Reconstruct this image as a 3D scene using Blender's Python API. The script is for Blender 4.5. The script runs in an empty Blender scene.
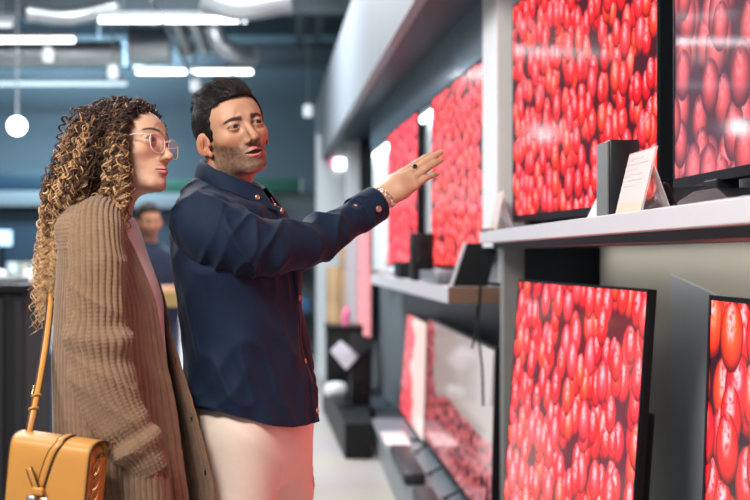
import bpy, bmesh, math, random
import numpy as np
from mathutils import Vector, Matrix

SC = bpy.context.scene
COL = SC.collection
FPX, VPX, VPY, CAMZ = 1200.0, 295.0, 257.0, 1.36      # focal length and vanishing point in photo pixels, eye height in metres
rng = np.random.default_rng(7)
random.seed(7)


def at(px, py, Y):
    """world point seen at a photo pixel, at a distance Y metres down the aisle"""
    return np.array([(px - VPX) / FPX * Y, Y, CAMZ + (VPY - py) / FPX * Y])


# ------------------------------------------------------------------ objects
def tag(o, label=None, cat=None, group=None, kind=None):
    if label: o['label'] = label
    if cat: o['category'] = cat
    if group: o['group'] = group
    if kind: o['kind'] = kind
    return o


def empty(name, loc=(0, 0, 0), label=None, cat=None, group=None, rz=0.0):
    o = bpy.data.objects.new(name, None)
    COL.objects.link(o)
    o.location = loc
    o.rotation_euler = (0, 0, rz)
    o.empty_display_size = 0.05
    return tag(o, label, cat, group)


def mesh_obj(name, V, F, mat, parent=None, smooth=True, uv=None, col=None, mats=None, fmat=None):
    """V (n,3); F list of arrays/lists of faces; uv per vertex (n,2); col per vertex (n,3)"""
    me = bpy.data.meshes.new(name)
    V = np.asarray(V, dtype=np.float64)
    if isinstance(F, np.ndarray):
        nf, k = F.shape
        me.vertices.add(len(V)); me.vertices.foreach_set('co', V.astype(np.float32).ravel())
        me.loops.add(nf * k); me.loops.foreach_set('vertex_index', F.astype(np.int32).ravel())
        me.polygons.add(nf); me.polygons.foreach_set('loop_start', np.arange(0, nf * k, k, dtype=np.int32))
        me.update(calc_edges=True)
        me.validate()
    else:
        me.from_pydata([tuple(v) for v in V], [], [tuple(int(i) for i in f) for f in F])
        me.update()
    n = len(me.polygons)
    me.polygons.foreach_set('use_smooth', np.full(n, bool(smooth)))
    if uv is not None:
        li = np.zeros(len(me.loops), dtype=np.int32); me.loops.foreach_get('vertex_index', li)
        lay = me.uv_layers.new(name='UVMap')
        lay.data.foreach_set('uv', np.asarray(uv, dtype=np.float32)[li].ravel())
    if col is not None:
        a = me.color_attributes.new('Col', 'FLOAT_COLOR', 'POINT')
        c = np.ones((len(V), 4), dtype=np.float32); c[:, :3] = col
        a.data.foreach_set('color', c.ravel())
    for m in (mats or [mat]): me.materials.append(m)
    if fmat is not None: me.polygons.foreach_set('material_index', np.asarray(fmat, dtype=np.int32))
    o = bpy.data.objects.new(name, me)
    COL.objects.link(o)
    if parent is not None:
        o.parent = parent
        o.matrix_parent_inverse = Matrix.Identity(4)
    return o


class MB:
    """collects boxes, prisms, tubes and lathes into ONE mesh"""
    def __init__(self):
        self.bm = bmesh.new()

    def box(self, lo, hi, bevel=0.0, seg=2, M=None):
        lo = Vector(lo); hi = Vector(hi)
        r = bmesh.ops.create_cube(self.bm, size=1.0)
        vs = r['verts']
        for v in vs:
            v.co = Vector(((lo[i] + hi[i]) / 2 + v.co[i] * (hi[i] - lo[i]) for i in range(3)))
        if bevel > 0:
            es = list({e for v in vs for e in v.link_edges})
            rr = bmesh.ops.bevel(self.bm, geom=es, offset=bevel, segments=seg, affect='EDGES', profile=0.5)
            vs = list({v for f in rr['faces'] for v in f.verts} | {v for v in vs if v.is_valid})
        if M is not None:
            bmesh.ops.transform(self.bm, matrix=M, verts=vs)
        return self

    def prism(self, poly, ext, M=None):
        """closed polygon of 3D points swept by the vector ext"""
        a = [self.bm.verts.new(Vector(p)) for p in poly]
        b = [self.bm.verts.new(Vector(p) + Vector(ext)) for p in poly]
        n = len(a)
        self.bm.faces.new(a); self.bm.faces.new(b[::-1])
        for i in range(n):
            self.bm.faces.new((a[i], b[i], b[(i + 1) % n], a[(i + 1) % n]))
        if M is not None: bmesh.ops.transform(self.bm, matrix=M, verts=a + b)
        return self

    def tube(self, pts, r, sides=8, caps=True):
        V, F = tube_arrays([np.asarray(pts, float)], r, sides, caps)
        self.add(V, F); return self

    def add(self, V, F):
        vs = [self.bm.verts.new(Vector(v)) for v in V]
        for f in F:
            try: self.bm.faces.new([vs[int(i)] for i in f])
            except ValueError: pass
        return self

    def lathe(self, prof, n=32, M=None):
        """profile of (r, z) about the z axis"""
        rings = []
        for r, z in prof:
            if r < 1e-6: rings.append([self.bm.verts.new((0, 0, z))])
            else: rings.append([self.bm.verts.new((r * math.cos(2 * math.pi * i / n), r * math.sin(2 * math.pi * i / n), z)) for i in range(n)])
        for a, b in zip(rings, rings[1:]):
            for i in range(n):
                j = (i + 1) % n
                q = ([a[0]] if len(a) == 1 else [a[i], a[j]]) + ([b[0]] if len(b) == 1 else [b[j], b[i]])
                if len(q) > 2: self.bm.faces.new(q)
        if M is not None: bmesh.ops.transform(self.bm, matrix=M, verts=[v for r in rings for v in r])
        return self

    def build(self, name, mat, parent=None, smooth=False, uvf=None):
        bmesh.ops.recalc_face_normals(self.bm, faces=self.bm.faces)
        me = bpy.data.meshes.new(name)
        if uvf is not None:
            lay = self.bm.loops.layers.uv.new('UVMap')
            for f in self.bm.faces:
                for l in f.loops: l[lay].uv = uvf(l.vert.co)
        self.bm.to_mesh(me); self.bm.free()
        me.materials.append(mat)
        if smooth:
            for p in me.polygons: p.use_smooth = True
            if smooth == 'auto':
                try: me.set_sharp_from_angle(angle=math.radians(40))
                except Exception: pass
        o = bpy.data.objects.new(name, me)
        COL.objects.link(o)
        if parent is not None: o.parent = parent
        return o


def frame_along(pts):
    """parallel-transport frames along a polyline"""
    pts = np.asarray(pts, float)
    t = np.gradient(pts, axis=0)
    t /= np.linalg.norm(t, axis=1, keepdims=True) + 1e-12
    u = np.zeros_like(t)
    ref = np.array([0, 0, 1.0]) if abs(t[0, 2]) < 0.9 else np.array([1.0, 0, 0])
    x = np.cross(t[0], ref); x /= np.linalg.norm(x); u[0] = x
    for i in range(1, len(pts)):
        x = u[i - 1] - t[i] * np.dot(u[i - 1], t[i])
        u[i] = x / (np.linalg.norm(x) + 1e-12)
    return t, u, np.cross(t, u)


def tube_arrays(paths, r, sides=6, caps=True):
    """r: scalar, or list of arrays (one radius per point)"""
    VV, FF, base = [], [], 0
    ang = np.arange(sides) * 2 * math.pi / sides
    ca, sa = np.cos(ang), np.sin(ang)
    for k, p in enumerate(paths):
        n = len(p)
        t, u, w = frame_along(p)
        rr = np.full(n, r) if np.isscalar(r) else np.asarray(r[k] if isinstance(r, list) else r)
        ring = p[:, None, :] + rr[:, None, None] * (ca[None, :, None] * u[:, None, :] + sa[None, :, None] * w[:, None, :])
        VV.append(ring.reshape(-1, 3))
        i = np.arange(n - 1)[:, None] * sides; j = np.arange(sides)[None, :]; j2 = (j + 1) % sides
        q = np.stack([i + j, i + j2, i + sides + j2, i + sides + j], axis=-1).reshape(-1, 4) + base
        FF.append(q)
        base += n * sides
    V = np.concatenate(VV); F = np.concatenate(FF)
    if caps and sides >= 3 and len(paths) < 50:
        F = [list(f) for f in F]
        b = 0
        for p in paths:
            n = len(p)
            F.append(list(range(b + sides - 1, b - 1, -1)))
            F.append(list(range(b + (n - 1) * sides, b + n * sides)))
            b += n * sides
    return V, F


def spline(P, n, closed=False):
    """Catmull-Rom through the rows of P (any width)"""
    P = np.asarray(P, float)
    m = len(P)
    Q = np.vstack([2 * P[0] - P[1], P, 2 * P[-1] - P[-2]])
    s = np.linspace(0, m - 1 - 1e-9, n)
    i = s.astype(int); f = (s - i)[:, None]
    a, b, c, d = Q[i], Q[i + 1], Q[i + 2], Q[i + 3]
    return 0.5 * (2 * b + (c - a) * f + (2 * a - 5 * b + 4 * c - d) * f ** 2 + (3 * b - a - 3 * c + d) * f ** 3)


# ------------------------------------------------------------------ numpy noise
_perm = np.random.default_rng(3).random((64, 64, 64)).astype(np.float32)

def noise3(p):
    """smooth value noise in [-1,1]"""
    p = np.asarray(p, float)
    i = np.floor(p).astype(int); f = p - i
    f = f * f * (3 - 2 * f)
    i &= 63; j = (i + 1) & 63
    out = 0
    for dx in (0, 1):
        for dy in (0, 1):
            for dz in (0, 1):
                w = (f[..., 0] if dx else 1 - f[..., 0]) * (f[..., 1] if dy else 1 - f[..., 1]) * (f[..., 2] if dz else 1 - f[..., 2])
                out = out + w * _perm[(j if dx else i)[..., 0], (j if dy else i)[..., 1], (j if dz else i)[..., 2]]
    return out * 2 - 1


def fbm(p, octv=3):
    s, a, t = 0, 1.0, 0
    for k in range(octv):
        s = s + a * noise3(np.asarray(p) * 2 ** k + 17.3 * k); t += a; a *= 0.5
    return s / t


# ------------------------------------------------------------------ materials
MATS = {}

def new_mat(name):
    m = bpy.data.materials.new(name); m.use_nodes = True
    nt = m.node_tree
    b = nt.nodes['Principled BSDF']
    MATS[name] = m
    return m, nt, b


def N(nt, typ, **kw):
    n = nt.nodes.new(typ)
    for k, v in kw.items():
        if k.startswith('i_'):
            key = k[2:]
            key = int(key) if key.isdigit() else key.replace('_', ' ')
            n.inputs[key].default_value = v
        else: setattr(n, k, v)
    return n


def srgb(r, g=None, b=None):
    c = (r, g, b) if g is not None else r
    return tuple((x / 255 / 12.92) if x / 255 <= 0.04045 else ((x / 255 + 0.055) / 1.055) ** 2.4 for x in c)


def mat(name, rgb, rough=0.6, metal=0.0, var=0.06, nscale=30.0, bump=0.0, bscale=200.0, coat=0.0, spec=0.5, sheen=0.0, trans=0.0, alpha=1.0):
    """plain material with procedural colour variation and bump"""
    if name in MATS: return MATS[name]
    m, nt, b = new_mat(name)
    tc = N(nt, 'ShaderNodeTexCoord')
    no = N(nt, 'ShaderNodeTexNoise', i_Scale=nscale, i_Detail=4.0)
    nt.links.new(tc.outputs['Object'], no.inputs['Vector'])
    mx = N(nt, 'ShaderNodeMix', data_type='RGBA', blend_type='MIX')
    mx.inputs['A'].default_value = tuple(max(0, c * (1 - var)) for c in rgb) + (1,)
    mx.inputs['B'].default_value = tuple(min(1, c * (1 + var)) for c in rgb) + (1,)
    nt.links.new(no.outputs['Fac'], mx.inputs['Factor'])
    nt.links.new(mx.outputs['Result'], b.inputs['Base Color'])
    b.inputs['Roughness'].default_value = rough
    b.inputs['Metallic'].default_value = metal
    b.inputs['Specular IOR Level'].default_value = spec
    b.inputs['Coat Weight'].default_value = coat
    b.inputs['Sheen Weight'].default_value = sheen
    b.inputs['Transmission Weight'].default_value = trans
    b.inputs['Alpha'].default_value = alpha
    if bump > 0:
        n2 = N(nt, 'ShaderNodeTexNoise', i_Scale=bscale, i_Detail=3.0)
        nt.links.new(tc.outputs['Object'], n2.inputs['Vector'])
        bp = N(nt, 'ShaderNodeBump', i_Strength=bump, i_Distance=0.002)
        nt.links.new(n2.outputs['Fac'], bp.inputs['Height'])
        nt.links.new(bp.outputs['Normal'], b.inputs['Normal'])
    return m


def emit_mat(name, rgb, strength):
    if name in MATS: return MATS[name]
    m, nt, b = new_mat(name)
    b.inputs['Base Color'].default_value = (0.8, 0.8, 0.8, 1)
    b.inputs['Emission Color'].default_value = tuple(rgb) + (1,)
    b.inputs['Emission Strength'].default_value = strength
    return m


def col_mat(name, rough=0.5, sss=0.0, spec=0.4, bump=0.0, bscale=400.0, aniso=0.0, sheen=0.0, coat=0.0):
    """colour from the mesh's own colour attribute"""
    m, nt, b = new_mat(name)
    a = N(nt, 'ShaderNodeVertexColor', layer_name='Col')
    nt.links.new(a.outputs['Color'], b.inputs['Base Color'])
    b.inputs['Roughness'].default_value = rough
    b.inputs['Specular IOR Level'].default_value = spec
    b.inputs['Sheen Weight'].default_value = sheen
    b.inputs['Coat Weight'].default_value = coat
    if sss > 0:
        b.inputs['Subsurface Weight'].default_value = sss
        b.inputs['Subsurface Radius'].default_value = (0.012, 0.005, 0.003)
        b.inputs['Subsurface Scale'].default_value = 0.6
    if bump > 0:
        tc = N(nt, 'ShaderNodeTexCoord')
        n2 = N(nt, 'ShaderNodeTexNoise', i_Scale=bscale, i_Detail=3.0)
        nt.links.new(tc.outputs['Object'], n2.inputs['Vector'])
        bp = N(nt, 'ShaderNodeBump', i_Strength=bump, i_Distance=0.001)
        nt.links.new(n2.outputs['Fac'], bp.inputs['Height'])
        nt.links.new(bp.outputs['Normal'], b.inputs['Normal'])
    return m
# ------------------------------------------------------------------ implicit surfaces: smooth unions of tapered limbs, meshed as one skin
class Field:
    def __init__(self, lo, hi, h):
        self.lo = np.asarray(lo, float); self.h = h
        self.n = np.ceil((np.asarray(hi, float) - self.lo) / h).astype(int) + 1
        self.d = np.full(self.n, 0.2, dtype=np.float32)

    def _slice(self, lo, hi):
        a = np.clip(np.floor((np.asarray(lo) - self.lo) / self.h).astype(int), 0, self.n - 1)
        b = np.clip(np.ceil((np.asarray(hi) - self.lo) / self.h).astype(int) + 1, 1, self.n)
        if np.any(b <= a): return None, None
        s = tuple(slice(a[i], b[i]) for i in range(3))
        g = [self.lo[i] + self.h * np.arange(a[i], b[i]) for i in range(3)]
        P = np.stack(np.meshgrid(*g, indexing='ij'), axis=-1)
        return s, P

    def op(self, fn, lo, hi, k, mode='u'):
        pad = max(k * 3.0, 3 * self.h) + 0.006
        s, P = self._slice(np.asarray(lo) - pad, np.asarray(hi) + pad)
        if s is None: return self
        b = fn(P); a = self.d[s]
        if mode == 's': a, b = -a, b
        if k > 0:
            hh = np.clip(0.5 + 0.5 * (b - a) / k, 0, 1) if mode == 'u' else np.clip(0.5 + 0.5 * (b - a) / k, 0, 1)
            r = b * (1 - hh) + a * hh - k * hh * (1 - hh)
        else: r = np.minimum(a, b)
        self.d[s] = r if mode == 'u' else -r
        return self

    def ell(self, c, r, k=0.01, mode='u', R=None):
        c = np.asarray(c, float); r = np.asarray(r, float)
        m = max(r) if R is not None else r
        def fn(P):
            q = P - c
            if R is not None: q = q @ np.asarray(R)          # columns of R: the ellipsoid's axes
            k0 = np.linalg.norm(q / r, axis=-1); k1 = np.linalg.norm(q / r ** 2, axis=-1) + 1e-9
            return k0 * (k0 - 1) / k1
        return self.op(fn, c - m, c + m, k, mode)

    def cap(self, a, b, ra, rb=None, k=0.01, mode='u', flat=None):
        a = np.asarray(a, float); b = np.asarray(b, float); rb = ra if rb is None else rb
        ba = b - a; L = np.dot(ba, ba) + 1e-12
        def fn(P):
            pa = P - a
            t = np.clip((pa @ ba) / L, 0, 1)
            q = pa - t[..., None] * ba
            if flat is not None:                                # squash along a direction: flat = (vector, factor)
                v, s = flat
                q = q + (q @ np.asarray(v))[..., None] * np.asarray(v) * (s - 1)
            return np.linalg.norm(q, axis=-1) - (ra + (rb - ra) * t)
        m = max(ra, rb)
        return self.op(fn, np.minimum(a, b) - m, np.maximum(a, b) + m, k, mode)

    def chain(self, pts, rad, k=0.01, flat=None):
        for i in range(len(pts) - 1): self.cap(pts[i], pts[i + 1], rad[i], rad[i + 1], k, flat=flat)
        return self

    def mesh(self):
        """naive surface nets"""
        d = self.d
        ins = d < 0
        n = d.shape
        c = np.zeros(tuple(x - 1 for x in n), dtype=np.int8)
        for dx in (0, 1):
            for dy in (0, 1):
                for dz in (0, 1):
                    c += ins[dx:n[0] - 1 + dx, dy:n[1] - 1 + dy, dz:n[2] - 1 + dz]
        act = np.argwhere((c > 0) & (c < 8))
        idx = np.full(c.shape, -1, dtype=np.int64)
        idx[act[:, 0], act[:, 1], act[:, 2]] = np.arange(len(act))
        acc = np.zeros((len(act), 3)); cnt = np.zeros(len(act))
        corners = [(i, j, k) for i in (0, 1) for j in (0, 1) for k in (0, 1)]
        for ca in corners:
            for ax in range(3):
                if ca[ax]: continue
                cb = list(ca); cb[ax] = 1
                va = d[act[:, 0] + ca[0], act[:, 1] + ca[1], act[:, 2] + ca[2]]
                vb = d[act[:, 0] + cb[0], act[:, 1] + cb[1], act[:, 2] + cb[2]]
                x = (va < 0) != (vb < 0)
                t = np.where(x, va / (va - vb + 1e-20), 0)
                p = np.tile(np.array(ca, float), (len(act), 1)); p[:, ax] += t
                acc[x] += p[x]; cnt[x] += 1
        V = self.lo + self.h * (act + acc / cnt[:, None])
        F = []
        for ax in range(3):
            o = [a for a in range(3) if a != ax]
            s1 = [slice(None)] * 3; s2 = [slice(None)] * 3
            s1[ax] = slice(0, -1); s2[ax] = slice(1, None)
            for a in o: s1[a] = slice(1, -1); s2[a] = slice(1, -1)
            A = ins[tuple(s1)]; B = ins[tuple(s2)]
            for flip, M in ((False, A & ~B), (True, ~A & B)):
                e = np.argwhere(M)
                if not len(e): continue
                for a in o: e[:, a] += 1
                q = []
                for da, db in ((-1, -1), (0, -1), (0, 0), (-1, 0)):
                    g = e.copy(); g[:, o[0]] += da; g[:, o[1]] += db
                    q.append(idx[g[:, 0], g[:, 1], g[:, 2]])
                q = np.stack(q, axis=1)
                if flip ^ (ax == 1): q = q[:, ::-1]
                F.append(q)
        F = np.concatenate(F)
        F = F[(F >= 0).all(axis=1)]
        return V, F


def smoothstep(a, b, x):
    t = np.clip((x - a) / (b - a), 0, 1)
    return t * t * (3 - 2 * t)


def mixc(a, b, t):
    return a * (1 - t[:, None]) + np.asarray(b) * t[:, None]


def rotm(ax, ang):
    return np.array(Matrix.Rotation(ang, 3, ax))


def head_basis(yaw, pitch=0.0, roll=0.0):
    """columns right, forward, up. yaw: degrees from facing the camera towards the right of the picture; pitch up; roll: crown towards the picture's left"""
    a = math.radians(yaw)
    f = np.array([math.sin(a), -math.cos(a), 0.0]); u = np.array([0, 0, 1.0]); r = np.cross(f, u)
    B = np.stack([r, f, u], axis=1)
    p = math.radians(pitch); q = math.radians(roll)
    return B @ rotm('Y', q) @ rotm('X', p)


def skull(F, crown=0.077, grow=0.0):
    F.ell((0, -0.018, 0.032), (0.0745 + grow, 0.094 + grow, crown + grow), 0)
    F.ell((0, 0.020, 0.022), (0.066 + grow, 0.070 + grow, crown - 0.015 + grow), 0.03)


def head_mesh(sex, skin, opts, h=0.0015):
    """head and neck in its own frame: x right, y forward, z up, eyes at z = 0.  Returns V, F, colours and material index per face"""
    m = sex == 'm'
    jw = opts.get('jaw', 0.050 if m else 0.043)
    F = Field((-0.105, -0.135, -0.24), (0.105, 0.14, 0.14), h)
    skull(F, opts.get('crown', 0.077))
    F.ell((0, 0.030, -0.040), (0.057, 0.056, 0.066), 0.03)                # mid face
    for s in (-1, 1):
        F.cap((s * 0.064, -0.012, -0.030), (s * jw, -0.002, -0.072), 0.017, 0.017, 0.025)     # ramus
        F.cap((s * jw, -0.002, -0.072), (s * 0.017, 0.066, -0.099), 0.017, 0.014, 0.022)      # jaw line
        F.ell((s * 0.041, 0.052, -0.022), (0.022, 0.024, 0.017), 0.022)    # cheek bone
        F.cap((s * 0.012, 0.083, 0.016), (s * 0.044, 0.066, 0.018), 0.008, 0.007, 0.014)       # brow ridge
    F.ell((0, 0.070, -0.100), (0.018 if m else 0.015, 0.0175, 0.0135), 0.018)   # chin
    F.ell((0, 0.020, -0.088), (0.038, 0.052, 0.018), 0.02)               # floor of the mouth
    F.ell((0, 0.071, -0.064), (0.026, 0.019, 0.024), 0.016)               # muzzle
    for s in (-1, 1):
        F.ell((s * 0.0315, 0.0885, -0.002), (0.0165, 0.0135, 0.0125), 0.012, 's')      # sockets
    n = opts.get('nose', 1.0)
    F.cap((0, 0.083, 0.006), (0, 0.083 + 0.026 * n, -0.034), 0.0070, 0.0085, 0.010)            # nose
    F.ell((0, 0.084 + 0.026 * n, -0.038), (0.0105 * n, 0.0095, 0.0085), 0.008)
    for s in (-1, 1):
        F.ell((s * 0.0125 * n, 0.0925, -0.0405), (0.0072, 0.010, 0.0075), 0.006)
        F.ell((s * 0.0068 * n, 0.102, -0.0478), (0.0036, 0.0052, 0.0035), 0.003, 's')
    # lips
    op = opts.get('open', 0.0)
    lf = 1.15 if m else 1.22
    mz = opts.get('mz', -0.0695)
    def seg(P, a, b, ra, rb):
        a = np.asarray(a, float); b = np.asarray(b, float); ba = b - a
        t = np.clip(((P - a) @ ba) / (ba @ ba), 0, 1)
        return np.linalg.norm(P - a - t[..., None] * ba, axis=-1) - (ra + (rb - ra) * t)
    UP, LO, SL = [], [], []
    for s in (-1, 1):
        UP.append(((s * 0.004, 0.0915, mz + 0.0040 + op * .4), (s * 0.0225, 0.0800, mz + 0.0004), 0.0043 * lf, 0.0016))
        LO.append(((s * 0.003, 0.0910, mz - 0.0058 - op), (s * 0.0210, 0.0800, mz - 0.0008), 0.0054 * lf, 0.0018))
        SL.append(((0, 0.0962 + (lf - 1) * 0.006 - op * .3, mz - op * .3), (s * 0.0225, 0.0840, mz + 0.0002), 0.0009 + op * 0.62, 0.0007))
    for q in UP + LO: F.cap(*q, 0.005)
    for q in SL: F.cap(*q, 0.0022, 's')
    F.ell((0, 0.098, -0.085), (0.018, 0.010, 0.006), 0.008, 's')          # hollow above the chin
    # ears
    for s in (-1, 1):
        R = rotm('Z', s * opts.get('earf', 0.45)) @ rotm('X', -0.18); exx = opts.get('earx', 0.0); ezz = opts.get('earz', 0.0); ye = opts.get('eary', 0.010)
        ce = np.array((s * (0.0790 + exx), -0.016 + ye, -0.010 + ezz))
        F.ell(ce, (0.0050, 0.0180, 0.0275), 0.005, R=R)
        F.ell(ce + R @ np.array((s * 0.0075, 0.0035, 0.0030)), (0.0070, 0.0105, 0.0165), 0.002, 's', R=R)
        F.ell(ce + R @ np.array((s * 0.0045, -0.001, 0.001)), (0.0022, 0.0035, 0.0120), 0.003, R=R)
        F.ell((s * (0.0745 + exx * .6), -0.006 + ye, -0.037 + ezz), (0.005, 0.008, 0.008), 0.005)
        F.ell((s * (0.075 + exx * .5), 0.001 + ye, -0.013 + ezz), (0.005, 0.004, 0.007), 0.004)
    # eyelids
    ez, ey, ex = 0.0, 0.0745, 0.0315
    cl = opts.get('lid', 1.0)
    for s in (-1, 1):
        F.ell((s * ex, ey, ez), (0.0145, 0.0144, 0.0132), 0.006)
        R = rotm('Y', s * 0.07)
        F.ell((s * ex, ey + 0.0135, ez - 0.0006), (0.0134, 0.0100, 0.0042 * cl), 0.0012, 's', R=R)
    # neck
    nr = opts.get('neck', 0.056 if m else 0.047)
    pn = np.asarray(opts.get('neck_to', (0, -0.035, -0.235)))
    F.cap((0, -0.020, -0.045), pn, nr, nr * 1.06, 0.028)
    V, Q = F.mesh()
    x, y, z = V.T
    ax = np.abs(x)
    C = np.tile(np.asarray(skin, float), (len(V), 1))
    # skin variation, cheeks, lips, brows, beard
    C *= (1 + 0.05 * fbm(V * 60)[:, None])
    red = np.exp(-(((ax - 0.042) / 0.02) ** 2 + ((z + 0.03) / 0.02) ** 2)) * (y > 0.02)
    C = mixc(C, np.asarray(skin) * (1.06, 0.80, 0.76), red * 0.6)
    nosem = np.exp(-((x / 0.014) ** 2 + ((z + 0.04) / 0.014) ** 2)) * (y > 0.08)
    C = mixc(C, np.asarray(skin) * (1.04, 0.84, 0.80), nosem * 0.5)
    earm = (ax > 0.0755).astype(float)
    C = mixc(C, np.asarray(skin) * (1.05, 0.76, 0.70), earm * 0.7)
    for s in (-1, 1):
        qe = (V - (ce if s > 0 else ce * np.array((-1, 1, 1)))) / np.array((0.02, 0.0095, 0.0145)) - np.array((0, 0.25, 0.1))
        C = mixc(C, np.asarray(skin) * (0.60, 0.36, 0.30), smoothstep(1.0, 0.4, np.linalg.norm(qe, axis=1)) * 0.7)  # hollow of the ear, its shade darkened into the skin colour
    if m and opts.get('beard', 1) > 0:
        line = smoothstep(-0.030, -0.055, z + 0.25 * (ax - 0.05) + 0.028 * fbm(V * 40))
        mous = np.exp(-((x / 0.030) ** 2 + ((z + 0.0570) / 0.0080) ** 2)) * (y > 0.066)
        goat = np.exp(-((x / 0.020) ** 2 + ((z + 0.094) / 0.012) ** 2)) * (y > 0.05); mous = np.maximum(mous * 1.15, goat * 1.1)
        side = smoothstep(0.050, 0.062, ax) * (ax < 0.0725) * smoothstep(-0.014, -0.03, z) * smoothstep(-0.085, -0.06, z) * smoothstep(0.045, 0.02, y) * smoothstep(-0.022, -0.005, y)
        beard = np.clip(np.maximum(np.maximum(line * smoothstep(-0.113, -0.104, z) * smoothstep(0.0, 0.02, y), mous), side), 0, 1)
        beard *= 1 - np.exp(-((x / 0.024) ** 2 + ((z - mz) / 0.011) ** 2)) * (y > 0.07)
        beard *= (y > -0.03) * smoothstep(0.0745, 0.0715, ax)
        C = mixc(C, opts.get('beardc', (0.040, 0.027, 0.022)), beard * (0.70 + 0.25 * fbm(V * 260, 2)) * opts.get('beard', 1))
    dl = np.min([seg(V, *q) for q in UP + LO], axis=0)
    C = mixc(C, opts.get('lip', (0.50, 0.20, 0.17)), smoothstep(0.0022, 0.0004, dl) * (y > 0.074) * 0.85)
    ds = np.min([seg(V, *q) for q in SL], axis=0)
    C = mixc(C, (0.035, 0.012, 0.012), smoothstep(0.0012, 0.0004, ds))
    # brows
    bt = (ax - 0.012) / 0.042
    bz = opts.get('browz', 0.0205) + opts.get('arch', 0.0045) * np.sin(np.clip(bt, 0, 1) * 2.8) - opts.get('browd', 0.004) * np.clip(bt, 0, 1)
    bw = (0.0062 if m else 0.0046) * (1 - 0.55 * np.clip(bt, 0, 1))
    br = smoothstep(1.2, 0.55, np.abs(z - bz) / bw) * smoothstep(-0.10, 0.06, bt) * smoothstep(1.05, 0.85, bt) * (y > 0.03)
    C = mixc(C, opts.get('browc', (0.03, 0.02, 0.016)), br * (0.95 if m else 0.92))
    # lash line and shadow on the lid rim
    for s in (-1, 1):
        dx = (x - s * ex) / 0.0135; dz = (z - ez) / (0.0056 * cl)
        rim = np.exp(-((np.sqrt(dx ** 2 + dz ** 2) - 1.02) / 0.16) ** 2) * (y > 0.06) * (z > ez - 0.0015)
        C = mixc(C, (0.025, 0.017, 0.014), rim * 0.95)
    # eyeballs, part of the same mesh
    Vs, Qs, Cs, ms = [V], [Q], [C], [np.zeros(len(Q), int)]
    base = len(V)
    gz = np.asarray(opts.get('gaze', (0, 1, 0)), float); gz /= np.linalg.norm(gz)
    nu, nv = 40, 28
    for s in (-1, 1):
        th = np.linspace(0, math.pi, nv)[:, None]; ph = np.arange(nu)[None, :] * 2 * math.pi / nu
        e1 = np.cross(gz, (0, 0, 1.0)); e1 /= np.linalg.norm(e1); e2 = np.cross(e1, gz)
        S = (np.cos(th) * np.ones_like(ph))[..., None] * gz + (np.sin(th) * np.cos(ph))[..., None] * e1 + (np.sin(th) * np.sin(ph))[..., None] * e2
        P = np.array((s * ex, ey + 0.0004, ez)) + 0.0128 * S.reshape(-1, 3)
        tt = np.repeat(np.linspace(0, math.pi, nv), nu)
        cc = np.tile(np.array((0.26, 0.21, 0.195)), (len(tt), 1))
        cc = mixc(cc, opts.get('iris', (0.06, 0.03, 0.018)), smoothstep(0.74, 0.64, tt))
        cc = mixc(cc, (0.006, 0.005, 0.005), smoothstep(0.24, 0.19, tt))
        i = np.arange(nv - 1)[:, None] * nu; j = np.arange(nu)[None, :]; j2 = (j + 1) % nu
        q = np.stack([i + j, i + nu + j, i + nu + j2, i + j2], axis=-1).reshape(-1, 4) + base
        Vs.append(P); Qs.append(q); Cs.append(cc); ms.append(np.ones(len(q), int)); base += len(P)
    VV = np.concatenate(Vs); VV[:, 0] *= opts.get('wide', 1.0)
    VV[:, 2] = np.where(VV[:, 2] < -0.03, -0.03 + (VV[:, 2] + 0.03) * opts.get('low', 1.0), VV[:, 2])
    return VV, np.concatenate(Qs), np.concatenate(Cs), np.concatenate(ms)


def scalp_points(n, keep, seed=1, r=(0.0775, 0.097, 0.085), c=(0, -0.018, 0.034)):
    """random roots on the skull where keep(p, normal) holds"""
    g = np.random.default_rng(seed)
    out = []
    while sum(len(o) for o in out) < n:
        d = g.normal(size=(n * 3, 3)); d /= np.linalg.norm(d, axis=1, keepdims=True)
        p = np.asarray(c) + d * np.asarray(r)
        nn = d / np.asarray(r); nn /= np.linalg.norm(nn, axis=1, keepdims=True)
        k = keep(p)
        out.append(np.concatenate([p[k], nn[k]], axis=1))
    o = np.concatenate(out)[:n]
    return o[:, :3], o[:, 3:]


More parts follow.
